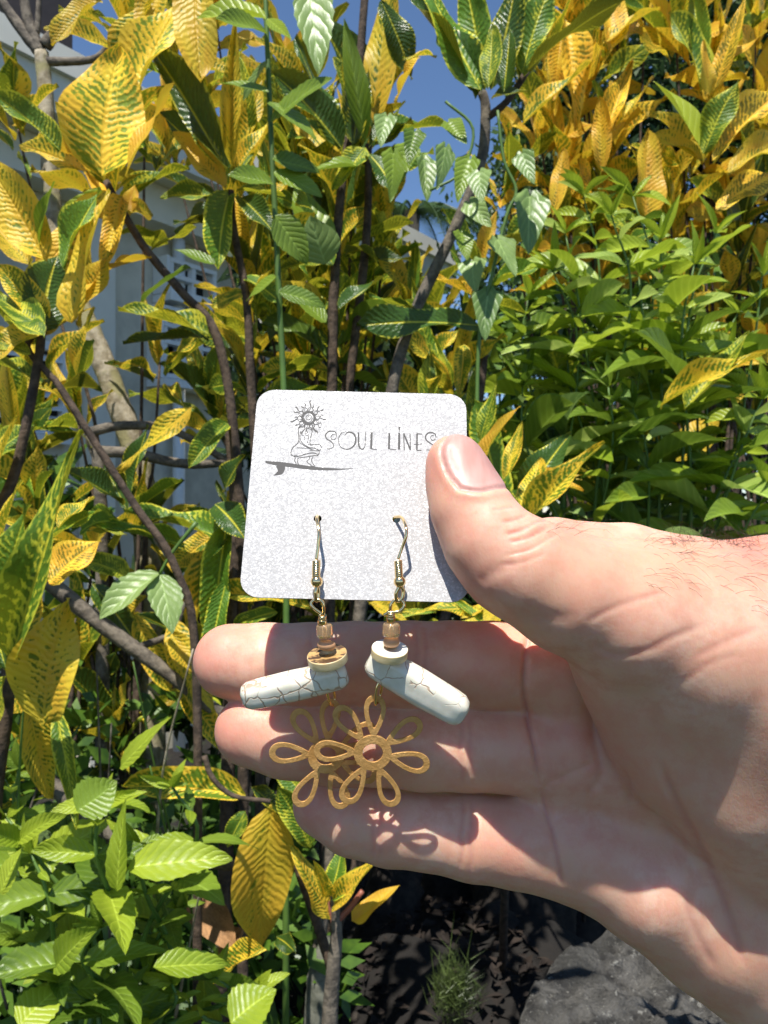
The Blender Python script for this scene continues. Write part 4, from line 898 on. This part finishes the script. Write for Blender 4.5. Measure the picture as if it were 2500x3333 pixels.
    def hairs(mask, n, ln, dirv, sd_):
        ids = np.nonzero(mask)[0]
        if len(ids) == 0: return
        for _ in range(n):
            i = ids[R.randrange(len(ids))]; p = Vector(Vw[i]); nr = Vector(Np[i]); d = (Vector(dirv)+nr*R.uniform(.25, .8)+rvec(R)*sd_).normalized(); l = ln*R.uniform(.5, 1.2)
            q = [p-nr*.0002, p+d*l*.35+nr*.0004, p+d*l*.7+Vector((0, 0, -.0002)), p+d*l-nr*.0003+Vector((R.uniform(-1, 1), 0, -1))*.0006]
            tube(mb, q, [.000032, .000028, .00002, .00001], 3)
    topm = (N_[:, 2] > .35)
    hairs((PX > 2080) & (PX < 2560) & (PY > 1740) & (PY < 1960+(PX-2300)*.25) & (facing > -.2), 300, .0058, (.75, -.1, -.45), .38)
    hairs((PX > 1770) & (PX < 1960) & (PY > 1690) & (PY < 1790) & topm, 46, .0055, (.8, -.2, -.2), .4)
    hairs((PX > 2180) & (PX < 2480) & (PY > 1700) & (PY < 1790) & topm, 130, .007, (-.6, -.1, .25), .5)
    hb = mb.build('hair', simple('arm_hair', (.035, .022, .015), .5, var=.3), ho); hb['kind'] = 'stuff'
    return ho
hand()
# ------------------------------------------------------------------ the card
TL, TR, BL, BR = at(837, 1268, .200), at(1514, 1283, .200), at(781, 1942, .1805), at(1532, 1962, .1805)
CO = (TL+TR+BL+BR)/4; CU = ((TR-TL)+(BR-BL)).normalized(); CV = ((TL-BL)+(TR-BR)); CV = (CV-CU*CV.dot(CU)).normalized(); CN = CU.cross(CV)
if CN.y > 0: CN = -CN                       # towards the camera
CW = ((TR-TL).length+(BR-BL).length)/4; CH = ((TL-BL).length+(TR-BR).length)/4
def on_card(px, py, h=0.0):                 # where the sight line through a pixel meets the card (height h over its face)
    o = Vector((0, 0, CAMZ)); d = at(px, py, 1)-o; t = (CO+CN*h-o).dot(CN)/d.dot(CN); return o+d*t
def card():
    N = NT('pearl_paper'); o = N.obj()
    n1 = N.noise(1500, 3, o, .6); n2 = N.noise(700, 4, o, .7)
    vo = N.n('ShaderNodeTexVoronoi', feature='F1'); N.set(vo.inputs['Vector'], o); vo.inputs['Scale'].default_value = 3200
    sp = N.n('ShaderNodeSeparateXYZ'); N.set(sp.inputs[0], vo.outputs['Color'])
    sparkle = N.ramp(sp.outputs[0], .55, 1.0)
    col = N.mix(N.ramp(n2, .3, .7), (.385, .375, .365), (.44, .43, .42)); col = N.mix(N.math('MULTIPLY', sparkle, .5), col, (.74, .73, .73))
    N.p(Base_Color=col, Roughness=N.ramp(sp.outputs[1], 0, 1, .38, .7), Metallic=N.math('MULTIPLY', sparkle, .35))
    N.bump(N.math('ADD', n1, N.math('ADD', n2, N.math('MULTIPLY', sp.outputs[2], .8))), .32, .0002)
    bm = bmesh.new(); r = .0042; out = []
    for (sx, sy, a0) in ((1, 1, 0), (-1, 1, 90), (-1, -1, 180), (1, -1, 270)):
        for k in range(9):
            a = math.radians(a0+k*90/8); out.append(((CW-r)*sx+r*math.cos(a), (CH-r)*sy+r*math.sin(a)))
    def loc(px, py): p = on_card(px, py)-CO; return p.dot(CU), p.dot(CV)
    loops = [out]
    for (px, py) in ((1034, 1688), (1290, 1690)):
        x, y = loc(px, py); loops.append([(x+.0009*math.cos(a*math.pi/8), y+.0009*math.sin(a*math.pi/8)) for a in range(16)])
    edges = []
    for lp in loops:
        vs = [bm.verts.new(CO+CU*x+CV*y) for x, y in lp]
        edges += [bm.edges.new((vs[i], vs[(i+1) % len(vs)])) for i in range(len(vs))]
    bmesh.ops.triangle_fill(bm, use_beauty=True, edges=edges)
    g = bmesh.ops.extrude_face_region(bm, geom=bm.faces[:]); bmesh.ops.translate(bm, verts=[v for v in g['geom'] if isinstance(v, bmesh.types.BMVert)], vec=-CN*.0004)
    bmesh.ops.recalc_face_normals(bm, faces=bm.faces)
    me = bpy.data.meshes.new('earring_card'); bm.to_mesh(me); bm.free()
    c = link('earring_card', me, None, N.m); tag(c, 'square pearly white card with rounded corners and black surfing logo', 'card')
    INK = simple('grey_black_ink', (.045, .042, .04), .6, var=.2, scale=900)
    Z5 = 640/1659.
    def q(p): return (820+p[0]*Z5, 1270+p[1]*Z5)
    lay = [0]
    def ribbon(mb, pts, wd, closed=False, n=5, sm=True):
        """pts in the enlarged view; wd one width or a width per end"""
        lay[0] += 1; h = .00003+.000002*(lay[0] % 9)
        P = spline(pts, n) if sm and len(pts) > 2 else [np.array(p, float) for p in pts]
        if hasattr(wd, '__len__'):
            ws = np.interp(np.linspace(0, 1, len(P)), np.linspace(0, 1, len(wd)), wd)
        else: ws = [wd]*len(P)
        vs = []; fs = []
        for i, p in enumerate(P):
            t = P[min(i+1, len(P)-1)]-P[max(i-1, 0)]; t = t/(np.hypot(*t)+1e-9); nn = np.array((-t[1], t[0]))*max(ws[i]*1.6, 4.2 if 0 < i < len(P)-1 else 1)/2
            vs += [on_card(*q(p+nn), h), on_card(*q(p-nn), h)]
            if i: fs.append((2*i-2, 2*i-1, 2*i+1, 2*i))
        mb.add(vs, fs)
    def done(mb, name): mb.build(name, INK, c)
    # letters, with the curled S and high dotted i
    letters = [
      [([(708, 398), (702, 412), (682, 418), (668, 402), (676, 376), (700, 372)], 4), ([(712, 392), (706, 358), (678, 345), (642, 350), (622, 378), (630, 408), (660, 428), (684, 450), (688, 476), (668, 492), (632, 494)], [4, 7, 7, 6, 4, 4])],
      [([(758, 356), (736, 392), (732, 440), (754, 482), (800, 498), (842, 484), (870, 450), (876, 410), (862, 372), (830, 354), (800, 360), (786, 384)], [5, 4, 4, 5, 8, 9, 9, 6, 3]), ([(750, 366), (775, 352), (790, 350)], 3)],
      [([(900, 356), (900, 440), (908, 480), (928, 498), (948, 484), (957, 440), (959, 354)], [8, 9, 8, 6, 4, 4, 4])],
      [([(1010, 355), (1006, 494)], [11, 11]), ([(1006, 494), (1056, 499)], [5, 3])],
      [([(1160, 362), (1156, 496)], [11, 10]), ([(1156, 496), (1218, 502)], [4, 4])],
      [([(1243, 360), (1242, 500)], [11, 12]), ([(1244, 306), (1243, 334)], [9, 8]), ([(1243, 330), (1243, 352)], [4, 4])],
      [([(1286, 506), (1280, 362)], [5, 5]), ([(1280, 362), (1336, 500)], [8, 8]), ([(1338, 506), (1334, 366)], [5, 5])],
      [([(1394, 366), (1392, 506)], [9, 9]), ([(1392, 366), (1436, 370)], [5, 4]), ([(1368, 458), (1440, 452)], [5, 4]), ([(1392, 506), (1432, 508)], [6, 4])],
      [([(1548, 408), (1540, 420), (1520, 422), (1508, 404), (1514, 384), (1534, 382)], 4), ([(1554, 400), (1546, 370), (1520, 358), (1486, 362), (1464, 390), (1472, 420), (1498, 442), (1526, 462), (1530, 486), (1512, 504), (1474, 504)], [4, 7, 7, 6, 4, 4])]]
    for L in letters:
        mb = MB()
        for pts, wd in L: ribbon(mb, pts, wd)
        done(mb, 'letter')
    # sun head with a spiral and wavy rays
    mb = MB(); cx, cy = 478, 234
    for R_, w_ in ((56, 7), (44, 4)):
        ribbon(mb, [(cx+R_*math.cos(a*math.pi/16), cy+R_*.97*math.sin(a*math.pi/16)) for a in range(33)], w_, n=2)
    for k in range(40):
        a = 2*math.pi*k/40; ribbon(mb, [(cx+47*math.cos(a), cy+46*math.sin(a)), (cx+57*math.cos(a+.05), cy+56*math.sin(a+.05))], 3.5, sm=False)
    ribbon(mb, [(cx+(3+k*1.35)*math.cos(k*.5+2.6), cy+(3+k*1.35)*math.sin(k*.5+2.6)) for k in range(27)], 3.6, n=4)
    for k in range(20):
        a = 2*math.pi*(k+.3)/20; L_ = (150, 118, 134)[k % 3]+(6 if k % 2 else 0); tg = a+math.pi/2
        def rp(r, s): return (cx+r*math.cos(a)+s*math.cos(tg), cy+r*.97*math.sin(a)+s*math.sin(tg))
        sg = 1 if k % 2 else -1
        ribbon(mb, [rp(57, -9), rp(76, -13*sg-4), rp(98, 7*sg), rp(L_-14, -2*sg), rp(L_, 7*sg)], [3, 3, 3, 7 if k % 3 == 0 else 4, 1])
        ribbon(mb, [rp(57, 7), rp(74, -6*sg+7), rp(94, 11*sg+3), rp(L_-14, 2*sg), rp(L_, 7*sg)], [2.5, 3, 3, 3, 1])
    ribbon(mb, [(508, 300), (520, 325), (534, 340), (545, 362)], [3, 10, 9, 1]); ribbon(mb, [(505, 292), (528, 305), (541, 320)], [3, 3, 1])
    done(mb, 'sun_emblem')
    mb = MB()
    fig = [([(420, 300), (400, 308), (392, 328), (394, 380), (396, 420), (385, 448), (350, 478), (332, 510), (330, 540), (352, 556), (386, 558), (430, 545), (480, 532), (530, 530), (556, 548)], 4.5),
      ([(448, 290), (446, 306), (430, 312), (412, 308)], 3.5), ([(486, 298), (490, 312), (506, 322), (508, 352), (496, 400), (490, 440), (500, 460), (540, 456), (572, 462), (585, 480), (578, 502), (560, 512)], 4.2),
      ([(478, 372), (476, 410), (470, 440), (484, 462), (512, 462)], 3.5), ([(412, 345), (406, 380), (410, 420), (430, 450), (462, 472), (488, 484)], 3.8), ([(396, 420), (408, 446), (446, 472), (480, 488)], 3.2),
      ([(480, 486), (530, 488), (562, 506), (568, 524), (556, 548), (520, 552), (470, 560)], 4.5), ([(378, 484), (430, 488), (478, 490), (520, 506), (560, 512)], 3.4), ([(386, 600), (388, 574), (432, 566), (470, 560)], 4), ([(352, 556), (366, 572), (360, 592), (370, 612), (370, 632)], 4), ([(386, 598), (388, 616), (404, 634)], 4),
      ([(486, 562), (482, 584), (464, 600), (474, 614), (494, 628), (502, 640)], 4), ([(516, 560), (502, 590), (512, 614), (528, 636), (524, 642)], 4), ([(502, 640), (524, 642)], 4), ([(368, 632), (404, 634)], 4),
      ([(412, 352), (420, 376), (440, 378)], 3), ([(454, 340), (456, 376), (474, 384)], 3), ([(456, 318), (460, 330), (456, 340)], 4), ([(470, 322), (500, 328)], 3), ([(446, 390), (444, 425)], 3), ([(425, 355), (424, 372)], 3), ([(486, 506), (512, 508)], 3), ([(358, 548), (384, 548)], 3), ([(440, 398), (448, 406)], 3)]
    for pts, wd in fig: ribbon(mb, pts, wd)
    done(mb, 'crouching_figure')
    mb = MB()
    ribbon(mb, [(114, 603), (160, 612), (260, 624), (380, 640), (500, 656), (620, 664), (740, 666), (856, 661)], [10, 14, 22, 20, 20, 16, 13, 6, 2])
    ribbon(mb, [(240, 630), (246, 660), (238, 688), (212, 706), (180, 718)], [48, 42, 32, 14, 1])
    done(mb, 'surfboard')
card()
# ------------------------------------------------------------------ the two earrings
GOLD = NT('gold_wire'); GOLD.p(Base_Color=(.98, .72, .36), Metallic=1.0, Roughness=.16); GOLD = GOLD.m
def brass_mat():
    N = NT('brushed_brass'); o = N.obj(); n = N.noise(1500, 4, o, .7); n2 = N.noise(300, 3, o)
    N.p(Base_Color=N.mix(N.ramp(n2, .3, .7), (.60, .32, .095), (.72, .41, .14)), Metallic=.55, Roughness=N.ramp(n, .3, .7, .36, .6)); N.bump(N.math('ADD', n, n2), .7, .0003); return N.m
BRASS = brass_mat()
def glass_bead_mat():
    N = NT('amber_glass'); N.p(Base_Color=(.86, .62, .36), Roughness=.12); N.b.inputs['Transmission Weight'].default_value = .75; N.b.inputs['IOR'].default_value = 1.45; return N.m
AMBER = glass_bead_mat()
CLAY = simple('tan_clay', (.56, .31, .16), .42, var=.08, scale=500)
def disc_mat(name, topc, dark):
    N = NT(name); o = N.obj(); n = N.noise(500, 5, N.mapv(o, (1, 1, 4)), .6); n2 = N.noise(260, 4, N.mapv(o, (.6, 1.5, 1)), .75)
    ge = N.n('ShaderNodeNewGeometry'); sx = N.n('ShaderNodeSeparateXYZ'); N.set(sx.inputs[0], N.t.nodes.new('ShaderNodeTexCoord').outputs['Normal'])
    top = N.ramp(sx.outputs[2], .6, .9)
    side = N.mix(N.ramp(n, .3, .7), (.74, .55, .26), (.86, .70, .40)); tc = N.mix(N.ramp(n2, .46, .54), topc, dark) if dark else topc
    N.p(Base_Color=N.mix(top, side, tc), Roughness=.35); N.bump(n2, .2, .0002); return N.m
def stone_mat(name, lo, hi, sc_, wd):
    N = NT(name); o = N.obj(); d = N.n('ShaderNodeVectorMath', operation='ADD'); N.set(d.inputs[0], o)
    nz = N.t.nodes.new('ShaderNodeTexNoise'); nz.inputs['Scale'].default_value = 320; N.set(nz.inputs['Vector'], o)
    sc = N.n('ShaderNodeVectorMath', operation='SCALE'); N.set(sc.inputs[0], nz.outputs[1]); sc.inputs['Scale'].default_value = .0022; N.set(d.inputs[1], sc.outputs[0])
    v = N.n('ShaderNodeTexVoronoi', feature='DISTANCE_TO_EDGE'); N.set(v.inputs['Vector'], N.mapv(d.outputs[0], (1, .8, 1))); v.inputs['Scale'].default_value = sc_
    cr = N.math('MULTIPLY', N.ramp(v.outputs[0], wd*.3, wd, 1, 0), N.ramp(N.noise(150, 2, o), lo, hi))
    n = N.noise(400, 3, o)
    N.p(Base_Color=N.mix(cr, N.mix(N.ramp(n, .3, .7), (.74, .70, .56), (.84, .81, .69)), (.50, .38, .27)), Roughness=.16)
    N.b.inputs['Coat Weight'].default_value = .3; N.b.inputs['Subsurface Weight'].default_value = .1; N.b.inputs['Subsurface Scale'].default_value = .001
    N.bump(N.math('MULTIPLY', cr, -1.0), .5, .0002); return N.m
STONE_A = stone_mat('cracked_howlite', .30, .40, 235, .045); STONE_B = stone_mat('veined_howlite', .48, .56, 190, .03)
def lathe(prof, c, up, seg=28):
    a = up.orthogonal().normalized(); b = up.cross(a); vs = []; fs = []; n = len(prof)
    for i, (r, h) in enumerate(prof):
        for k in range(seg): t = 2*math.pi*k/seg; vs.append(c+(a*math.cos(t)+b*math.sin(t))*r+up*h)
    for i in range(n-1):
        for k in range(seg): l = (k+1) % seg; fs.append((i*seg+k, i*seg+l, (i+1)*seg+l, (i+1)*seg+k))
    return vs, fs
def bead(name, mat, c, up, R_, H_, parent, hole=.0004, rnd=.45):
    """ring-shaped bead with rounded shoulders and a hole"""
    p = []; rr = min(R_-hole, H_/2)*rnd*1.0
    for k in range(7): a = -math.pi/2+k*math.pi/12; p.append((R_-rr+rr*math.cos(a), -H_/2+rr+rr*math.sin(a)))
    for k in range(7): a = k*math.pi/12; p.append((R_-rr+rr*math.cos(a), H_/2-rr+rr*math.sin(a)))
    p = [(hole, -H_/2+.00005)]+p+[(hole, H_/2-.00005), (hole, -H_/2+.00005)]
    mb = MB(); mb.add(*lathe(p, c, up)); return mb.build(name, mat, parent, True)
def stone_bead(c, xa, za, L, Wd, T, mt, parent):
    """long faceted rounded bar"""
    ya = za.cross(xa).normalized(); bm = bmesh.new(); bmesh.ops.create_cube(bm, size=1)
    bmesh.ops.subdivide_edges(bm, edges=bm.edges[:], cuts=11, use_grid_fill=True)
    for v in bm.verts:
        x, y, z = v.co*2
        f = Vector((x, y, z)); r = .32
        # box with rounded edges: clamp to inner box, push out
        hx, hy, hz = L/2, T/2, Wd/2; rr = min(hy, hz)*.80
        p = Vector((x*hx, y*hy, z*hz)); q = Vector((max(-hx+rr, min(hx-rr, p.x)), max(-hy+rr, min(hy-rr, p.y)), max(-hz+rr, min(hz-rr, p.z))))
        d = p-q; p = q+(d.normalized()*rr if d.length > 1e-9 else d)
        p *= 1+.03*mnoise.noise(p*220); p.z *= 1-.14*(p.x/hx)**2; p.y *= 1-.12*(p.x/hx)**2
        v.co = c+xa*p.x+ya*p.y+za*p.z
    me = bpy.data.meshes.new('stone_bead'); bm.to_mesh(me); bm.free(); return link('stone_bead', me, parent, mt, True)
def charm(c, right, up, R_, parent, angs, rot=0, wd=.00145):
    """flat flower cut from sheet: hub ring and open petals, all one plate thick"""
    nrm = right.cross(up).normalized(); mb = MB()
    def plate(outer, inner, th):
        n = len(outer); vs = []
        for h in (-th/2, th/2):
            for ring in (outer, inner):
                vs += [c+right*x+up*y+nrm*h for x, y in ring]
        fs = []
        for i in range(n):
            j = (i+1) % n; o0, i0, o1, i1 = 0, n, 2*n, 3*n
            fs += [(o1+i, o1+j, i1+j, i1+i), (o0+j, o0+i, i0+i, i0+j), (o0+i, o0+j, o1+j, o1+i), (i0+j, i0+i, i1+i, i1+j)]
        mb.add(vs, fs)
    hubr = R_*.31; K = 36
    plate([(hubr*1.05*math.cos(2*math.pi*k/K), hubr*math.sin(2*math.pi*k/K)) for k in range(K)], [(hubr*.56*math.cos(2*math.pi*k/K), hubr*.5*math.sin(2*math.pi*k/K)) for k in range(K)], .00062)
    for i, a in enumerate(angs):
        a = math.radians(a+rot); ca, sa = math.cos(a), math.sin(a); r0, r1 = hubr*.82, R_; o = []; inn = []
        for k in range(K):
            t = 2*math.pi*k/K; s = (1-math.cos(t))/2; x = r0+(r1-r0)*s; hw = R_*.215*math.sin(t)*(.40+.78*s)
            x2 = r0+wd*1.6+(r1-r0-wd*2.6)*s; hw2 = (R_*.215-wd*.88)*math.sin(t)*(.40+.78*s)
            o.append((x*ca-hw*sa, x*sa+hw*ca)); inn.append((x2*ca-hw2*sa, x2*sa+hw2*ca))
        plate(o[::-1], inn[::-1], .00058-.00002*(i % 3))
    ob = mb.build('flower_charm', BRASS, parent); md = ob.modifiers.new('b', 'BEVEL'); md.width = .00012; md.segments = 2; md.limit_method = 'ANGLE'; return ob
def earring(label, hole, wirep, coil, ball, loop1, loop2, wrap, gb, cb_, disc, st, ch, dmat):
    r = empty('earring', on_card(*hole), label, 'earring', 'pair of dangling earrings hooked through the card')
    def wire(name, pts, rad=.0004, n=8, closed=False, parent=r):
        sp = spline(pts, n); mb = MB(); tube(mb, [Vector(p) for p in sp], rad, 10, closed); return mb.build(name, GOLD, parent, True)
    wire('ear_wire', wirep, .00034)
    # coil: helix plus core
    a, b = coil; up = (a-b).normalized(); s = up.orthogonal().normalized(); t = up.cross(s); mb = MB(); nturn = 9
    tube(mb, [b+(a-b)*(k/(nturn*12))+(s*math.cos(k*math.pi/6)+t*math.sin(k*math.pi/6))*.00062 for k in range(nturn*12+1)], .00033, 7); mb.build('coil', GOLD, r, True)
    mb = MB(); R_ = .00132; mb.add(*lathe([(R_*math.cos(-math.pi/2+math.pi*k/14)+1e-6, R_*math.sin(-math.pi/2+math.pi*k/14)) for k in range(15)], ball, up)); mb.build('ball', GOLD, r, True)
    wire('hook_loop', loop1, .00040); wire('wire_loop', loop2, .00036)
    a, b = wrap; up = (a-b).normalized(); s = up.orthogonal().normalized(); t = up.cross(s); mb = MB()
    tube(mb, [b+(a-b)*(k/30)+(s*math.cos(k*math.pi/6)+t*math.sin(k*math.pi/6))*.00060 for k in range(31)], .00034, 7); mb.build('wire_wrap', GOLD, r, True)
    c0, c1 = wrap[1], gb[0]; bead('seed_bead', GOLD, wrap[1]-up*.0006, up, .0010, .0011, r, .0003)
    bead('glass_bead', AMBER, gb[0], gb[1], gb[2], gb[3], r); bead('clay_bead', CLAY, cb_[0], cb_[1], cb_[2], cb_[3], r, rnd=.95)
    bead('disc_bead', dmat, disc[0], disc[1], disc[2], disc[3], r, rnd=.22)
    stone_bead(*st, r); wire('link_wire', ch[0], .00034)
    charm(*ch[1], r, ch[2]); return r
X_, Z_ = Vector((1, 0, 0)), Vector((0, 0, 1))
def mk(px0, coil_top, coil_bot, ballp, sway):
    pass
DW = .1795
# left earring
h = (1034, 1688); hp = on_card(*h)
earring('left earring, its cracked white stone pointing down to the left', h,
  [hp+Vector((0, .004, -.010)), hp+Vector((0, .004, -.004)), hp+Vector((0, .002, -.0002)), hp+Vector((.0001, -.0012, .0006)), hp+Vector((.0002, -.0046, .0000)), at(1038, 1730, 0.1805), at(1035, 1780, 0.1800), at(1030, 1822, 0.1797)],
  (at(1030, 1826, 0.1797), at(1029, 1878, 0.1796)), at(1031, 1893, 0.1796), [at(1031, 1908, 0.1796), at(1027, 1930, 0.1792), at(1031, 1957, 0.1796), at(1036, 1930, 0.1800), at(1033, 1908, 0.1797)],
  [at(1049, 2000, 0.1797), at(1020, 1978, 0.1795), at(1013, 1963, 0.1797), at(1030, 1951, 0.1797), at(1050, 1960, 0.1795), at(1054, 1985, 0.1795), at(1052, 2004, 0.1798)], (at(1051, 2002, 0.1798), at(1050, 2014, 0.1801)),
  (at(1057, 2054, 0.1812), (Z_+X_*-.05).normalized(), .00178, .0031), (at(1063, 2100, 0.1823), (Z_+X_*.1).normalized(), .00200, .0021),
  (at(1066, 2141, 0.1833), (Z_*.93+X_*-.13+Vector((0, -.34, 0))).normalized(), .0044, .0021),
  (at(958, 2231, 0.1864), (X_*.965+Z_*.22).normalized(), (Z_*.94-X_*.22-Vector((0, .3, 0))).normalized(), .0243, .0066, .0062, STONE_A),
  ([at(1076, 2215, .1875), at(1066, 2255, .1875), at(1080, 2296, .1896), at(1090, 2270, .1912), at(1080, 2215, .1885)],
   (at(1062, 2460, .1905), (X_*.93+Vector((0, .18, .03))).normalized(), (Z_*.995-Vector((0, .03, 0))-X_*.03).normalized(), .0130), [83, 122, 171, 237, 286, 332, 27]), disc_mat('wood_disc', (.55, .34, .13), (.10, .055, .03)))
h = (1290, 1690); hp = on_card(*h)
earring('right earring in front, its glossy white stone pointing down to the right', h,
  [hp+Vector((-.001, .004, -.010)), hp+Vector((-.001, .004, -.004)), hp+Vector((-.0008, .002, -.0002)), hp+Vector((0, -.001, .0005)), hp+Vector((.0012, -.0036, .0003)), at(1321, 1715, 0.1806), at(1322, 1745, 0.1798), at(1308, 1785, 0.1800), at(1296, 1820, 0.1797)],
  (at(1296, 1826, 0.1797), at(1299, 1878, 0.1796)), at(1301, 1893, 0.1796), [at(1300, 1908, 0.1796), at(1289, 1932, 0.1794), at(1293, 1956, 0.1796), at(1308, 1948, 0.1797), at(1313, 1922, 0.1798), at(1304, 1908, 0.1796)],
  [at(1271, 1996, 0.1796), at(1272, 1970, 0.1795), at(1285, 1953, 0.1797), at(1308, 1956, 0.1797), at(1315, 1973, 0.1796), at(1298, 1990, 0.1795), at(1268, 1994, 0.1794), at(1250, 2002, 0.1796)], (at(1272, 1992, 0.1795), at(1272, 2006, 0.1799)),
  (at(1274, 2050, 0.1811), (Z_+X_*.03).normalized(), .00192, .0031), (at(1274, 2089, 0.1821), Z_, .00180, .0024),
  (at(1268, 2122, 0.1829), (Z_*.93+X_*.08+Vector((0, -.36, 0))).normalized(), .0040, .0020),
  (at(1358, 2232, 0.1861), (X_*.86-Z_*.50+Vector((0, -.03, 0))).normalized(), (Z_*.82+X_*.47-Vector((0, .32, 0))).normalized(), .0250, .0078, .0066, STONE_B),
  ([at(1246, 2195, .1865), at(1226, 2240, .1860), at(1223, 2292, .1868), at(1238, 2262, .1892), at(1248, 2195, .1875)],
   (at(1213, 2450, .1880), (X_*.99+Vector((0, .06, -.02))).normalized(), (Z_*.995-Vector((0, .05, 0))).normalized(), .0132), [87, 128, 178, 241, 292, 347, 34]), disc_mat('shell_disc', (.84, .83, .74), None))
